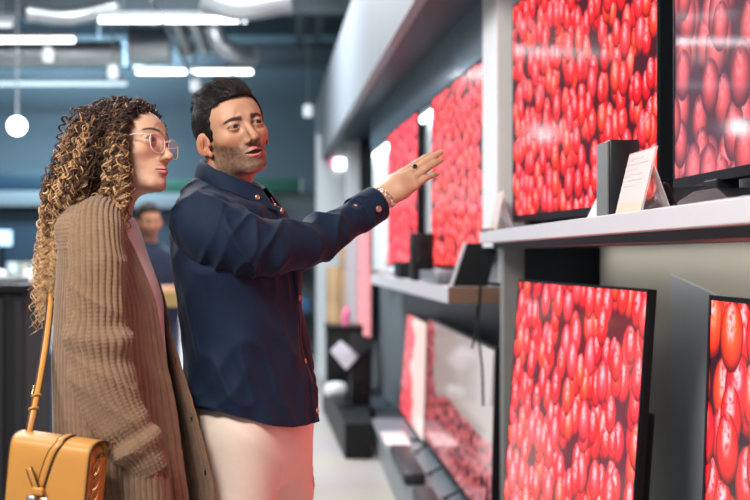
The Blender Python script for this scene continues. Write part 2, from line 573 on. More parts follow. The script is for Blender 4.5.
def loft(rings, M, NR, disp=None, exp=2.0, a0=0.0, a1=2 * math.pi, closed=True, cap=False):
    """rings rows: cx cy cz  ax ay az (half axis A)  bx by bz (half axis B); returns V, F, uv in metres"""
    R = spline(rings, NR)
    tt = np.linspace(0, 1, NR)
    A0 = np.interp(tt, np.linspace(0, 1, len(np.atleast_1d(a0))), np.atleast_1d(a0)); A1 = np.interp(tt, np.linspace(0, 1, len(np.atleast_1d(a1))), np.atleast_1d(a1))
    th = A0[:, None] + (A1 - A0)[:, None] * (np.arange(M) / M if closed else np.arange(M) / (M - 1))[None, :]
    c, s = np.cos(th), np.sin(th)
    ce = np.sign(c) * np.abs(c) ** (2 / exp); se = np.sign(s) * np.abs(s) ** (2 / exp)
    P = R[:, None, 0:3] + ce[:, :, None] * R[:, None, 3:6] + se[:, :, None] * R[:, None, 6:9]
    t = np.linspace(0, 1, NR)
    Nn = P - R[:, None, 0:3]
    Nn = Nn / (np.linalg.norm(Nn, axis=-1, keepdims=True) + 1e-9)
    seg = np.linalg.norm(np.diff(R[:, :3], axis=0), axis=1)
    v = np.concatenate([[0], np.cumsum(seg)])
    per = np.linalg.norm(P[:, 1:] - P[:, :-1], axis=-1).sum(axis=1).mean() / ((A1 - A0).mean() / (2 * math.pi))
    U = (np.arange(M) / M)[None, :] * np.ones((NR, 1)) * per * (A1 - A0).mean() / (2 * math.pi) if not closed else th / (2 * math.pi) * per
    if disp is not None:
        P = P + Nn * disp(th, t[:, None] * np.ones((1, M)), P, U, v[:, None] * np.ones((1, M)))[..., None]
    V = P.reshape(-1, 3)
    UV = np.stack([U.ravel(), np.repeat(v, M)], axis=1)
    i = np.arange(NR - 1)[:, None] * M
    j = np.arange(M if closed else M - 1)[None, :]; j2 = (j + 1) % M
    F = np.stack([i + j, i + j2, i + M + j2, i + M + j], axis=-1).reshape(-1, 4)
    return V, F, UV
# ------------------------------------------------------------------ people: heads and hair
SKIN_M = np.array((0.47, 0.265, 0.175))
SKIN_F = np.array((0.56, 0.345, 0.245))
M_SKIN = col_mat('skin', rough=0.48, sss=0.18, spec=0.35, bump=0.30, bscale=700)
M_EYE = col_mat('eye', rough=0.08, spec=0.6)
M_HAIRD = col_mat('dark_hair', rough=0.55, spec=0.22)
M_HAIRC = col_mat('curly_hair', rough=0.45, spec=0.35)

YM, YW = 2.82, 2.62
HM = head_basis(28, 7, 14)
OM = at(231.5, 132, 2.79)
HW = head_basis(63, 9, -8)
OW = at(127.5, 150, YW)


def to_world(P, B, O, s=1.0):
    return (np.asarray(P) * s) @ B.T + O


def to_local(v, B):
    return np.asarray(v) @ B


def short_hair(B, O, parent, base, colour, n=14000, seed=4, name='hair', wide=0.95, h=0.0026, top=0.0, sides=4):
    """cap of short hair with swept locks; everything in head space"""
    g = np.random.default_rng(seed)
    Fd = Field((-0.11, -0.14, -0.10), (0.11, 0.13, 0.16), h)
    skull(Fd, 0.074, 0.0050)
    Fd.ell((0, 0.000, 0.072), (0.060, 0.080, 0.039 + top), 0.02)
    Fd.ell((0, 0.038, 0.076), (0.042, 0.040, 0.022 + top), 0.02)
    gx = [Fd.lo[i] + Fd.h * np.arange(Fd.n[i]) for i in range(3)]
    X, Y, Z = np.meshgrid(*gx, indexing='ij')
    AX = np.abs(X)
    wob = 0.002 * np.sin(Z * 310) + 0.0016 * np.sin(X * 270 + 1)
    yl = np.interp(Z, [-0.05, -0.015, 0.0, 0.030, 0.050, 0.064, 0.072, 0.085], [0.020, 0.026, 0.034, 0.040, 0.047, 0.064, 0.098, 0.14]) - 10 * np.clip(AX - 0.034, 0, 1) ** 2 * (Z > 0.055) + wob
    zl = np.interp(Y, [-0.12, -0.075, -0.040, -0.022, 0.010, 0.016, 0.05], [-0.085, -0.070, -0.034, 0.016, 0.018, -0.014, -0.020]) + wob
    Fd.d = np.maximum(Fd.d, np.maximum(Y - yl, (zl - Z) * 0.8)).astype(np.float32)
    V, Q = Fd.mesh()
    nn = V - np.array((0, -0.02, 0.03)); nn /= np.linalg.norm(nn, axis=1, keepdims=True)
    topn = smoothstep(0.05, 0.10, V[:, 2])
    V = V + nn * ((0.0020 + 0.0090 * topn) * fbm(V * np.array((75, 42, 60)), 3))[:, None]
    C0 = np.asarray(colour) * (1 + 0.3 * fbm(V * 90)[:, None])
    pick = g.integers(0, len(V), n)
    P, NN = V[pick], nn[pick]
    tn = topn[pick]
    flow = np.where(tn[:, None] > 0.2, np.array((0.5, -0.75, 0.3)), np.array((0, -0.75, -0.65)))
    flow = flow + 0.9 * np.stack([noise3(P * 28 + 5), noise3(P * 28 + 31), noise3(P * 28 + 57)], axis=1)
    flow -= NN * (flow * NN).sum(axis=1, keepdims=True)
    flow /= np.linalg.norm(flow, axis=1, keepdims=True) + 1e-9
    t = np.linspace(0, 1, 5)[None, :, None]
    L = (0.006 + 0.018 * tn * g.uniform(0.5, 1.2, n))[:, None, None]
    lift = (0.10 + 0.50 * tn * g.random(n))[:, None, None]
    q = P[:, None] - NN[:, None] * 0.001 + L * (flow[:, None] * t + NN[:, None] * lift * (t - 0.6 * t * t))
    paths = list(q)
    rads = [0.0009 * a * (1 - 0.8 * np.linspace(0, 1, 5) ** 2) for a in g.uniform(0.5, 1.2, n)]
    cols = np.repeat(np.asarray(colour)[None] * g.uniform(0.4, 2.6, (n, 1)), 5 * sides, axis=0)
    Vt, Ft = tube_arrays(paths, rads, sides)
    Vt = np.concatenate([V, Vt]); Ft = np.concatenate([Q, Ft + len(V)]); Ct = np.concatenate([C0, cols])
    Vt[:, 0] *= wide
    return mesh_obj(name, to_world(Vt, B, O) - base, Ft, M_HAIRD, parent, col=Ct)


def curly_hair(B, O, parent, base):
    """long ringlets, dark at the root and honey blond towards the tips"""
    g = np.random.default_rng(11)
    down = np.array((0, 0, -1.0))
    def keep(p):
        x, y, z = p.T
        ax = np.abs(x)
        yh = np.interp(z, [-0.05, 0.0, 0.035, 0.060, 0.072, 0.085], [0.014, 0.030, 0.050, 0.062, 0.082, 0.12])
        return (y < yh) & (z > -0.05)
    r0 = (0.076, 0.096, 0.069); c0 = (0, -0.018, 0.032)
    P, NN = scalp_points(560, keep, 5, r=r0, c=c0)
    near = lambda p: keep(p) & (p[:, 0] > 0.030) & (p[:, 1] > -0.01)
    Pf, Nf = scalp_points(210, near, 6, r=r0, c=c0)
    paths, rads, cols = [], [], []
    cx = np.array((0, -0.02, 0.0))
    dark, mid, gold, light = (np.array(c) for c in ((0.020, 0.012, 0.011), (0.105, 0.052, 0.032), (0.50, 0.28, 0.130), (0.72, 0.50, 0.29)))
    for k, (p, m) in enumerate(list(zip(P, NN)) + list(zip(Pf, Nf))):
        ang = math.atan2(p[0], p[1] + 0.02)                  # 0 front, pi back
        sgn = 1 if ang >= 0 else -1
        a_abs = abs(ang)
        front = k >= len(P)
        lo = 1.20 if front else (1.62 if p[0] > 0 else 2.15)
        a1 = sgn * max(a_abs, lo + (0.55 if front else 0.45) * g.random())
        R1 = g.uniform(0.086, 0.122); R2 = g.uniform(0.080, 0.150); R3 = g.uniform(0.07, 0.145)
        if front: R1 = g.uniform(0.088, 0.104); R2 = g.uniform(0.078, 0.104); R3 = g.uniform(0.07, 0.10)
        dirn = np.array((math.sin(a1), math.cos(a1), 0))
        lift = (0.004 + 0.010 * g.random())
        back = np.array((0, -1.0, 0))
        endz = -g.uniform(0.20, 0.34)
        q0 = p
        q1 = p + m * lift + dirn * 0.010
        q2 = cx + dirn * R1 * np.array((0.94, 1.06, 1)) + np.array((0, 0, 0.012 + 0.025 * g.normal()))
        q3 = cx + dirn * R2 * np.array((0.95, 1.0, 1)) + back * (0.0 if front else 0.030) + np.array((0, 0, -0.085 + 0.015 * g.normal()))
        if front:
            q2 = np.array((g.uniform(0.074, 0.092), g.uniform(0.015, 0.052), 0.005 + 0.02 * g.normal()))
            q3 = np.array((g.uniform(0.066, 0.094), g.uniform(0.000, 0.050), -0.085 + 0.015 * g.normal()))
            q4 = np.array((g.uniform(0.055, 0.100), g.uniform(-0.05, 0.034), -0.165 + 0.02 * g.normal()))
        if front:
            pts = [q0, q1, q2, q3, q4, q4 + np.array((0.0, -0.012, -0.035))]
        else:
            q4 = cx + dirn * R3 * np.array((0.55, 0.8, 1)) + back * 0.110 + np.array((0, 0, -0.20 + 0.02 * g.normal()))
            q5 = cx + dirn * R3 * np.array((0.45, 0.75, 1)) + back * (0.135 + 0.02 * g.normal()) + np.array((0, 0, endz - 0.05))
            pts = [q0, q1, q2, q3, q4, q5] if endz < -0.23 else [q0, q1, q2, q3, q4]
        if p[2] < 0.02: pts = [q0, q0 + m * 0.012 + down * 0.012] + pts[3:]
        n = 128
        c = spline(pts, n)
        ln = np.concatenate([[0], np.cumsum(np.linalg.norm(np.diff(c, axis=0), axis=1))])
        t, u, w = frame_along(c)
        ph = ln / g.uniform(0.020, 0.034) * 2 * math.pi + g.uniform(0, 6.28)
        amp = np.clip(ln / 0.05, 0.2, 1) * g.uniform(0.0035, 0.0080)
        hand = 1 if g.random() < 0.5 else -1
        frac = ln / 0.44 + 0.10 * g.normal() + (0.05 if front else 0)
        hl = g.random() < (0.45 if front else 0.25)
        for b in range(3):                                     # each lock is a few ringlets side by side
            o = g.normal(size=3) * 0.0026
            phb = ph + 0.35 * g.normal()
            pp = c + o + (amp * np.cos(phb))[:, None] * u + (hand * amp * np.sin(phb))[:, None] * w
            kn = int(n * g.uniform(0.84, 1.0))
            paths.append(pp[:kn])
            rads.append(g.uniform(0.0008, 0.0016) * np.clip(1.15 - 0.75 * np.linspace(0, 1, kn) ** 3, 0.2, 1))
            f = np.clip(frac + (0.22 if hl else 0.0), 0, 1)[:kn] ** (1.0)
            cc = mixc(np.tile(dark, (kn, 1)), mid, smoothstep(0.22, 0.46, f))
            cc = mixc(cc, gold, smoothstep(0.42, 0.68, f))
            cc = mixc(cc, light, smoothstep(0.54, 0.90, f) * g.uniform(0.3, 1.0))
            cols.append(np.repeat(cc * g.uniform(0.75, 1.25), 3, axis=0))
    # fine loose hairs
    Pl, Nl = scalp_points(150, keep, 9, r=r0, c=c0)
    for p, m in zip(Pl, Nl):
        a = math.atan2(p[0], p[1] + 0.02); a = (1 if a > 0 else -1) * max(abs(a), 1.9 if a > 0 else 2.4)
        dirn = np.array((math.sin(a), math.cos(a), 0))
        e = g.uniform(0.4, 1.0)
        c = spline([p, p + m * 0.022 * e, p + m * 0.026 * e + dirn * 0.03 + down * 0.03, cx + dirn * g.uniform(0.12, 0.155) + down * g.uniform(0.02, 0.16) + g.normal(size=3) * 0.01], 60)
        t, u, w = frame_along(c); ph = np.linspace(0, g.uniform(20, 40), 60)
        paths.append(c + 0.005 * np.cos(ph)[:, None] * u + 0.005 * np.sin(ph)[:, None] * w)
        rads.append(np.full(60, 0.00035)); cols.append(np.tile(mid * 1.3, (180, 1)))
    Vt, Ft = tube_arrays(paths, rads, 3)
    # dark under-layer so that no scalp shows
    Fd = Field((-0.14, -0.22, -0.32), (0.14, 0.12, 0.16), 0.004)
    Fd.ell((0, -0.022, 0.032), (0.0775, 0.096, 0.071), 0)
    Fd.cap((0, -0.055, -0.02), (0, -0.135, -0.20), 0.072, 0.046, 0.03)
    Fd.ell((0, 0.120, -0.010), (0.095, 0.074, 0.086), 0.008, 's')
    for s in (-1, 1): Fd.ell((s * 0.075, 0.065, -0.08), (0.045, 0.062, 0.10), 0.008, 's')
    Fd.ell((0, 0.055, -0.18), (0.075, 0.09, 0.11), 0.008, 's')
    V, Q = Fd.mesh()
    f = smoothstep(0.02, -0.22, V[:, 2])
    C0 = mixc(np.tile(dark * 0.9, (len(V), 1)), mid, f) * (1 + 0.4 * fbm(V * 80)[:, None])
    Vt = np.concatenate([V, Vt]); Ft = np.concatenate([Q, Ft + len(V)]); Ct = np.concatenate([C0] + cols)
    return mesh_obj('curly_hair', to_world(Vt, B, O) - base, Ft, M_HAIRC, parent, col=np.clip(Ct, 0, 1))


GAZE_M = to_local(np.array((0.66, -0.72, 0.14)), HM)
GAZE_W = to_local(np.array((0.95, -0.25, 0.05)), HW)
HEADM = head_mesh('m', SKIN_M, dict(open=0.0066, gaze=GAZE_M, nose=1.0, lid=0.90, wide=0.95, low=0.93, mz=-0.0675, eary=0.020, earx=0.005, earz=-0.006, earf=0.75, browz=0.0145, browd=0.0042, arch=0.0045, iris=(0.022, 0.010, 0.006), lip=(0.55, 0.21, 0.18), crown=0.074, neck_to=to_local((-0.022, 0.02, -0.24), HM)))
HEADW = head_mesh('f', SKIN_F, dict(gaze=GAZE_W, nose=0.76, jaw=0.044, lid=1.40, lip=(0.60, 0.20, 0.20), iris=(0.04, 0.02, 0.012), wide=0.97, low=0.87, crown=0.066,
                                    neck_to=to_local((-0.055, 0.005, -0.24), HW), neck=0.046))


def eyeglasses(B, O, parent, base):
    V, Fq = [], []
    fr = MB(); le = MB()
    for s in (-1, 1):
        th = np.linspace(0, 2 * math.pi, 40, endpoint=False)
        rx = 0.0232; rz = 0.0200
        ce = np.sign(np.cos(th)) * np.abs(np.cos(th)) ** (2 / 2.6); se = np.sign(np.sin(th)) * np.abs(np.sin(th)) ** (2 / 2.6)
        lx = s * 0.0312 + s * (rx * ce * (1 + 0.10 * se)); lz = -0.013 + rz * se + 0.0035 * np.clip(ce, 0, 1) * (se > 0)
        ly = 0.1015 - 2.2 * lx ** 2 * 1.0 + 0.06 * (lz)
        ring = np.stack([lx, ly, lz], axis=1)
        W = to_world(ring, B, O) - base
        fr.tube(np.vstack([W, W[:2]]), 0.00100, 8, caps=False)
        c = W.mean(axis=0)
        le.add(np.vstack([W, c[None]]), [[i, (i + 1) % 40, 40] for i in range(40)])
        arm = np.array([(s * 0.0552, 0.0945, 0.000), (s * 0.0670, 0.088, 0.003), (s * 0.0745, 0.060, 0.005), (s * 0.0755, 0.020, 0.003), (s * 0.0770, -0.004, 0.000), (s * 0.0775, -0.022, -0.016)])
        fr.tube(to_world(spline(arm, 24), B, O) - base, 0.0012, 8)
    br = np.array([(-0.0090, 0.1010, -0.006), (0, 0.1045, -0.003), (0.0090, 0.1010, -0.006)])
    fr.tube(to_world(spline(br, 10), B, O) - base, 0.0013, 8)
    fo = fr.build('eyeglasses', mat('clear_pink_frame', (0.80, 0.62, 0.60), rough=0.15, coat=0.5), parent, smooth=True)
    m, nt, b = new_mat('lens')
    tr = N(nt, 'ShaderNodeBsdfTransparent'); tr.inputs[0].default_value = (0.98, 0.90, 0.94, 1)
    gl = N(nt, 'ShaderNodeBsdfGlossy'); gl.inputs['Roughness'].default_value = 0.03; gl.inputs[0].default_value = (1.0, 0.75, 0.92, 1)
    mx = N(nt, 'ShaderNodeMixShader'); fz = N(nt, 'ShaderNodeFresnel', i_IOR=1.9)
    nt.links.new(fz.outputs[0], mx.inputs[0]); nt.links.new(tr.outputs[0], mx.inputs[1]); nt.links.new(gl.outputs[0], mx.inputs[2])
    nt.links.new(mx.outputs[0], nt.nodes['Material Output'].inputs['Surface'])
    le.build('lens', m, fo, smooth=True)
    return fo
# ------------------------------------------------------------------ people: bodies and clothes
def fold_noise(P, freq, R=None, ridge=2.2):
    q = P if R is None else P @ np.asarray(R)
    n = noise3(q * np.asarray(freq) + 11.0)
    r = 1 - np.abs(n)
    return r ** ridge


def hand_field(F, W, d, n, sgn, fr, thumb=True, curl=(0.06, 0.08, 0.12, 0.16), splay=(0.02, 0.0, -0.03, -0.10), tscale=1.0, fl=1.0):
    """W wrist, d along the hand, n out of the back of the hand, sgn: side of the index finger"""
    d = np.asarray(d, float); d /= np.linalg.norm(d)
    n = np.asarray(n, float); n -= d * (n @ d); n /= np.linalg.norm(n)
    s = np.cross(n, d) * sgn
    k = tscale
    F.chain([W - d * 0.05, W, W + d * 0.02 * k], [0.027 * k, 0.0265 * k, 0.025 * k], 0.012, flat=(n, 1.28))
    off = (0.029, 0.010, -0.0095, -0.027); ln = (0.070, 0.080, 0.075, 0.058); kn = (0.086, 0.090, 0.086, 0.077)
    tips = []
    for i in range(4):
        a = W + d * 0.012 * k + s * off[i] * 0.55 * k
        b = W + d * kn[i] * k + s * off[i] * k - n * (0.004 if i in (0, 3) else 0) * k
        F.chain([a, a * .5 + b * .5 + n * 0.002, b], [0.0155 * k, 0.0145 * k, 0.0118 * k], 0.014)
        p = b; ang = curl[i] * 0.5
        dd = d * math.cos(splay[i]) + s * math.sin(splay[i])
        rr = np.array((0.0098, 0.0090, 0.0082, 0.0068)) * k * (0.88 if i == 3 else 1)
        for j, f in enumerate((0.46, 0.30, 0.24)):
            v = dd * math.cos(ang) - n * math.sin(ang)
            q = p + v * ln[i] * f * k * fl
            F.cap(p, q, rr[j], rr[j + 1], 0.0035)
            p = q; ang += curl[i]
        tips.append((p, v, b))
    if thumb:
        t0 = W + d * 0.018 * k + s * 0.020 * k - n * 0.008 * k
        t1 = t0 + (d * 0.62 + s * 0.42 - n * 0.66) * 0.042 * k
        t2 = t1 + (d * 0.86 + s * 0.10 - n * 0.50) * 0.032 * k
        t3 = t2 + (d * 0.95 - n * 0.30) * 0.026 * k
        F.chain([t0, t1, t2, t3], np.array((0.017, 0.0125, 0.0105, 0.0080)) * k, 0.008)
    F.ell(W + d * 0.045 * k - n * 0.006 * k, (0.026 * k,) * 3, 0.02)
    return tips, s


def join_parts(parts):
    V, F, C, M, b = [], [], [], [], 0
    for v, f, c, m in parts:
        V.append(v); F.append(f + b); C.append(c); M.append(m); b += len(v)
    return np.concatenate(V), np.concatenate(F), np.concatenate(C), np.concatenate(M)


def skin_part(V, F, col):
    C = np.tile(np.asarray(col), (len(V), 1)) * (1 + 0.06 * fbm(V * 70)[:, None])
    return V, F, C, np.zeros(len(F), int)


def grid_strip(A, B, C=None):
    """quads between matching rows of points"""
    rows = [np.asarray(A), np.asarray(B)] + ([np.asarray(C)] if C is not None else [])
    n = len(rows[0]); V = np.concatenate(rows); F = []
    for k in range(len(rows) - 1):
        for i in range(n - 1): F.append([k * n + i, k * n + i + 1, (k + 1) * n + i + 1, (k + 1) * n + i])
    return V, np.array(F)


def solid(o, t, off=0.0, sub=0):
    m = o.modifiers.new('thickness', 'SOLIDIFY'); m.thickness = t; m.offset = off
    if sub:
        s = o.modifiers.new('smooth', 'SUBSURF'); s.levels = sub; s.render_levels = sub
    return o


# ---------------------------------------------------------------- man in the navy overshirt
MBASE = np.array((-0.13, YM, 0.0))
MAN = empty('person', MBASE, 'bearded man in a navy overshirt and cream trousers, arm stretched towards the screens', 'person')
al = math.radians(75)
MF = np.array((math.sin(al), -math.cos(al), 0)); MR = np.cross(MF, (0, 0, 1.0))
PXM = YM / FPX

def mc(px, py): return np.array(((px - VPX) * PXM, YM, CAMZ + (VPY - py) * PXM))

def ringm(px, py, a, b, f=MF, r=MR, k=0.0): return np.concatenate([mc(px, py), f * a - np.array((0, 0, k)), r * b])

M_NAVY = mat('navy_moleskin', (0.0020, 0.0125, 0.0380), rough=0.75, var=0.3, nscale=55, bump=0.35, bscale=700, sheen=0.04, spec=0.25)
M_CREAM = mat('cream_cotton', (0.74, 0.66, 0.58), rough=0.85, var=0.04, nscale=90, bump=0.3, bscale=900, spec=0.2)
M_BUTTON = mat('copper_button', (0.52, 0.30, 0.22), rough=0.35, metal=0.6, var=0.1)
M_SILVER = mat('silver', (0.78, 0.70, 0.68), rough=0.2, metal=1.0, var=0.04)
M_BLACKST = mat('black_stone', (0.01, 0.01, 0.012), rough=0.15, coat=0.6)

# body
Sh = at(204, 226, 2.645); El = at(306, 244, 2.72); Wr = at(383.5, 198.0, 2.89)
Shl = mc(236, 222) - MR * 0.185; Ell = Shl + np.array((0.03, 0.03, -0.29)); Wrl = Ell + np.array((0.06, -0.01, -0.25))
hd = at(449, 147, 2.93) - Wr
HN = np.array((-0.40, -0.78, 0.52))
Fh = Field(Wr - 0.15, Wr + 0.25, 0.0021)
Fh.chain([Wr - (Wr - El) * 0.45, Wr - (Wr - El) * 0.1, Wr], [0.024, 0.022, 0.0235], 0.01)
tips, hs = hand_field(Fh, Wr, hd, HN, -1 if np.cross(HN, hd)[2] < 0 else 1, 0, splay=(-0.07, -0.02, 0.06, 0.03), curl=(0.04, 0.05, 0.14, 0.22), fl=1.24)
Vh, Qh = Fh.mesh()
Fb = Field((-0.55, 2.45, -0.02), (0.35, 3.25, 1.62), 0.012)
Fb.cap(mc(244, 415), mc(236, 300), 0.125, 0.115, 0.03)
up_ = np.array((0, 0, 1.0))
Fb.ell(mc(232, 262), (0.10, 0.14, 0.14), 0.05)
Fb.cap(Sh * .9 + Shl * .1 - up_ * .03, Shl * .9 + Sh * .1 - up_ * .03, 0.035, None, 0.04)
Fb.cap(mc(230, 225), mc(231, 180), 0.055, 0.050, 0.02)
Fb.chain([Sh, El, Wr - (Wr - El) * 0.35], [0.044, 0.036, 0.032], 0.02)
Fb.chain([Shl, Ell, Wrl], [0.052, 0.041, 0.028], 0.02)
hipr = mc(246, 425) + MR * 0.095; hipl = mc(252, 425) - MR * 0.095
kr = hipr + np.array((-0.01, 0.0, -0.43)); kl = hipl + np.array((0.03, 0.0, -0.43))
ar = kr + np.array((-0.01, 0.01, -0.42)); al_ = kl + np.array((0.0, 0.02, -0.42))
ar[2] = al_[2] = 0.085
Fb.chain([hipr, kr, ar], [0.085, 0.056, 0.038], 0.03)
Fb.chain([hipl, kl, al_], [0.085, 0.056, 0.038], 0.03)
for a_ in (ar, al_): Fb.chain([a_ + np.array((-0.04, 0.0, -0.04)), a_ + np.array((0.06, -0.015, -0.05)), a_ + np.array((0.17, -0.04, -0.06))], [0.04, 0.038, 0.026], 0.02)
Vb, Qb = Fb.mesh()
Fl = Field(Wrl - np.array((0.15, 0.15, 0.24)), Wrl + np.array((0.15, 0.15, 0.1)), 0.004)
hand_field(Fl, Wrl, (0.12, 0, -1.0), (0.1, 1.0, 0.0), 1, 0, curl=(0.3, 0.32, 0.36, 0.4))
Vl, Ql = Fl.mesh()
hv, hq, hc, hm = HEADM
V, Q, C, m_ = join_parts([(to_world(hv, HM, OM), hq, hc, hm), skin_part(Vh, Qh, SKIN_M * 1.08), skin_part(Vb, Qb, SKIN_M), skin_part(Vl, Ql, SKIN_M)])
mesh_obj('body', V - MBASE, Q, None, MAN, col=C, mats=[M_SKIN, M_EYE], fmat=m_)
short_hair(HM, OM, MAN, MBASE, (0.011, 0.0095, 0.010))

# trousers
Ft = Field((-0.55, 2.50, 0.05), (0.35, 3.15, 1.15), 0.0075)
Ft.ell(mc(252, 405), (0.118, 0.168, 0.14), 0.02, R=np.stack([MF, MR, np.array((0, 0, 1.0))], axis=1))
Ft.ell(mc(253, 440), (0.122, 0.170, 0.13), 0.03, R=np.stack([MF, MR, np.array((0, 0, 1.0))], axis=1))
Ft.chain([hipr + np.array((0, 0, -0.02)), kr, ar + np.array((0, 0, 0.03))], [0.108, 0.088, 0.076], 0.022)
Ft.chain([hipl + np.array((0.012, 0, -0.02)), kl, al_ + np.array((0, 0, 0.03))], [0.108, 0.088, 0.076], 0.022)
Vt, Qt = Ft.mesh()
nn = Vt - np.array((MBASE[0], YM, 0)); nn[:, 2] = 0; nn /= np.linalg.norm(nn, axis=1, keepdims=True) + 1e-9
Vt += nn * (0.005 * fold_noise(Vt, (9, 9, 16), rotm('Y', 0.5)))[:, None]
TRO = mesh_obj('trousers', Vt - MBASE, Qt, M_CREAM, MAN)

def shoes(name_mat, ankles, fwd, base, parent, s=1.0):
    for a in ankles:
        a = np.asarray(a); F = Field(np.array((a[0] - .32, a[1] - .32, -0.03)), np.array((a[0] + .32, a[1] + .32, 0.22)), 0.006)
        sd = np.cross(fwd, (0, 0, 1.0)); g = lambda f, z, l=0.0: np.array((a[0], a[1], 0)) + fwd * f * s + sd * l + np.array((0, 0, z))
        F.chain([g(-.055, .045), g(.05, .050), g(.135, .042), g(.175, .036)], [.048 * s, .050 * s, .046 * s, .034 * s], 0.02)
        F.chain([g(-.03, .10), g(-.01, .05)], [.050 * s, .050 * s], 0.02)
        V, Q = F.mesh(); V[:, 2] = np.maximum(V[:, 2], 0.0)
        mesh_obj('shoe', V - base, Q, name_mat, parent)

shoes(mat('tan_suede', (0.22, 0.13, 0.08), rough=0.8, var=0.1), (ar, al_), MF, MBASE, MAN)
# overshirt body
RM = [ringm(251, 421, .145, .203), ringm(250.5, 409, .145, .203), ringm(249, 380, .141, .198), ringm(245.5, 340, .134, .192), ringm(241.5, 300, .134, .196),
      ringm(237, 265, .139, .202), ringm(232.5, 235, .132, .192), ringm(230.5, 212, .116, .186, k=.006), ringm(230, 201, .104, .156, k=.014), ringm(231, 195, .090, .112, k=.026), ringm(232, 190, .076, .078, k=.034), ringm(232, 185, .066, .066, k=.036)]
def dispm(th, t, P, U, Vv):
    R1 = rotm('Y', 0.55)
    f = 0.014 * fold_noise(P, (10, 10, 4.5), R1) + 0.009 * fold_noise(P + 3, (20, 20, 7), rotm('Y', -0.35), 3)
    w = smoothstep(1.0, 0.80, t)
    vert = 0.004 * np.sin(th * 9 + 3 * noise3(P * 6)) * smoothstep(0.35, 0.0, t)
    return (f - 0.009) * w + vert
Vj, Fj, Uj = loft(RM, 220, 190, dispm)
Gj = Vj.reshape(190, 220, 3)
thj = np.arange(220) * 2 * math.pi / 220
tj = np.linspace(0, 1, 190)[:, None]
Gj[..., 2] += (0.004 + 0.048 * np.clip(np.cos(thj - 1.95), 0, 1) ** 2 + 0.044 * np.clip(np.cos(thj + 1.85), 0, 1) ** 2)[None, :] * smoothstep(0.22, 0.0, tj)
Vj = Gj.reshape(-1, 3)
SHIRT = mesh_obj('overshirt', Vj - MBASE, Fj, M_NAVY, MAN, uv=Uj)
solid(SHIRT, 0.003, -1)

# sleeves
def sleeve(path_px, rad, name, parent, base, mtl, nf=200, M=110, disp=None, pts=None, M_=None):
    P = spline(pts if pts is not None else np.array([at(*p) for p in path_px]), 40)
    rr = spline(np.array(rad)[:, None], 40)[:, 0]
    t, u, w = frame_along(P)
    R = np.concatenate([P, u * rr[:, None], w * rr[:, None]], axis=1)
    V, F, U = loft(R, M, nf, disp)
    o = mesh_obj(name, V - base, F, mtl, parent, uv=U)
    return o, V, P, rr

def disps(th, t, P, U, Vv):
    R1 = rotm('Y', -0.75)
    a = fold_noise(P, (6, 14, 22), rotm('Y', 0.95), 2.0)
    b = fold_noise(P + 5, (26, 20, 7), rotm('Y', 0.45), 2.5)
    el = np.exp(-((t - 0.46) / 0.22) ** 2)
    c = np.abs(np.sin(th * 1.5 + t * 26 + 2 * noise3(P * 9)))
    return (0.013 * a + 0.009 * b - 0.011) * smoothstep(0.0, 0.15, t) * smoothstep(1.0, 0.88, t) + 0.0015 * el * c

S_R, Vs, Ps, Rs = sleeve([(216, 217, 2.70), (203, 225, 2.655), (238, 245, 2.635), (272, 248, 2.665), (306, 243, 2.72), (344, 223.5, 2.81), (376, 204, 2.87)],
                         [.060, .073, .075, .061, .052, .0435, .0405], 'sleeve', SHIRT, MBASE, M_NAVY, disp=disps)
solid(S_R, 0.003, -1)
lsp = np.array([Shl + MR * 0.05 + np.array((0, 0, .0)), Shl + np.array((0, 0, -0.03)), (Shl + Ell) / 2, Ell, (Ell + Wrl) / 2, Wrl])
S_L, *_ = sleeve(None, [.074, .074, .066, .056, .048, .042], 'sleeve', SHIRT, MBASE, M_NAVY, nf=90, M=60, disp=disps, pts=lsp)
solid(S_L, 0.003, -1)
# cuff with its button
ct, cu, cw = frame_along(Ps)
cb = MB()
k = [-5, -4, -3, -2, -1]
cp = Ps[k]; Vc, Fc, _ = loft(np.concatenate([cp, cu[k] * (Rs[k] + 0.0035)[:, None], cw[k] * (Rs[k] + 0.0035)[:, None]], axis=1), 60, 16)
CUFF = mesh_obj('cuff', Vc - MBASE, Fc, M_NAVY, S_R); solid(CUFF, 0.004, -1)

def button(pos, nrm, r, parent, base, mtl=None, name='button'):
    b = MB(); q = Vector(nrm).to_track_quat('Z', 'Y').to_matrix().to_4x4(); q.translation = Vector(pos - base)
    b.lathe([(0, -0.002), (r, -0.002), (r * 1.02, 0.0006), (r * 0.82, 0.0020), (r * 0.66, 0.0012), (0, 0.0012)], 20, q)
    return b.build(name, mtl or M_BUTTON, parent, smooth='auto')

axs = ct[-3]; toward = np.array((-0.15, -0.92, -0.32)); toward = toward - axs * (toward @ axs); toward /= np.linalg.norm(toward)
button(Ps[-3] + toward * (Rs[-3] + 0.006), toward, 0.0075, CUFF, MBASE)

# placket, buttons, yoke seam, chest pocket
def on_shirt(th, t, off=0.004):
    j = (th / (2 * math.pi) * 220) % 220; i = t * 189
    i0 = np.clip(np.floor(i).astype(int), 0, 188); j0 = np.floor(j).astype(int) % 220; fi = (i - i0)[..., None]; fj = (j - np.floor(j))[..., None]
    j1 = (j0 + 1) % 220
    p = (Gj[i0, j0] * (1 - fj) + Gj[i0, j1] * fj) * (1 - fi) + (Gj[i0 + 1, j0] * (1 - fj) + Gj[i0 + 1, j1] * fj) * fi
    cx_ = spline(RM, 190)[i0, :3]
    n = p - cx_; n[..., 2] = 0; n /= np.linalg.norm(n, axis=-1, keepdims=True)
    return p + n * off, n

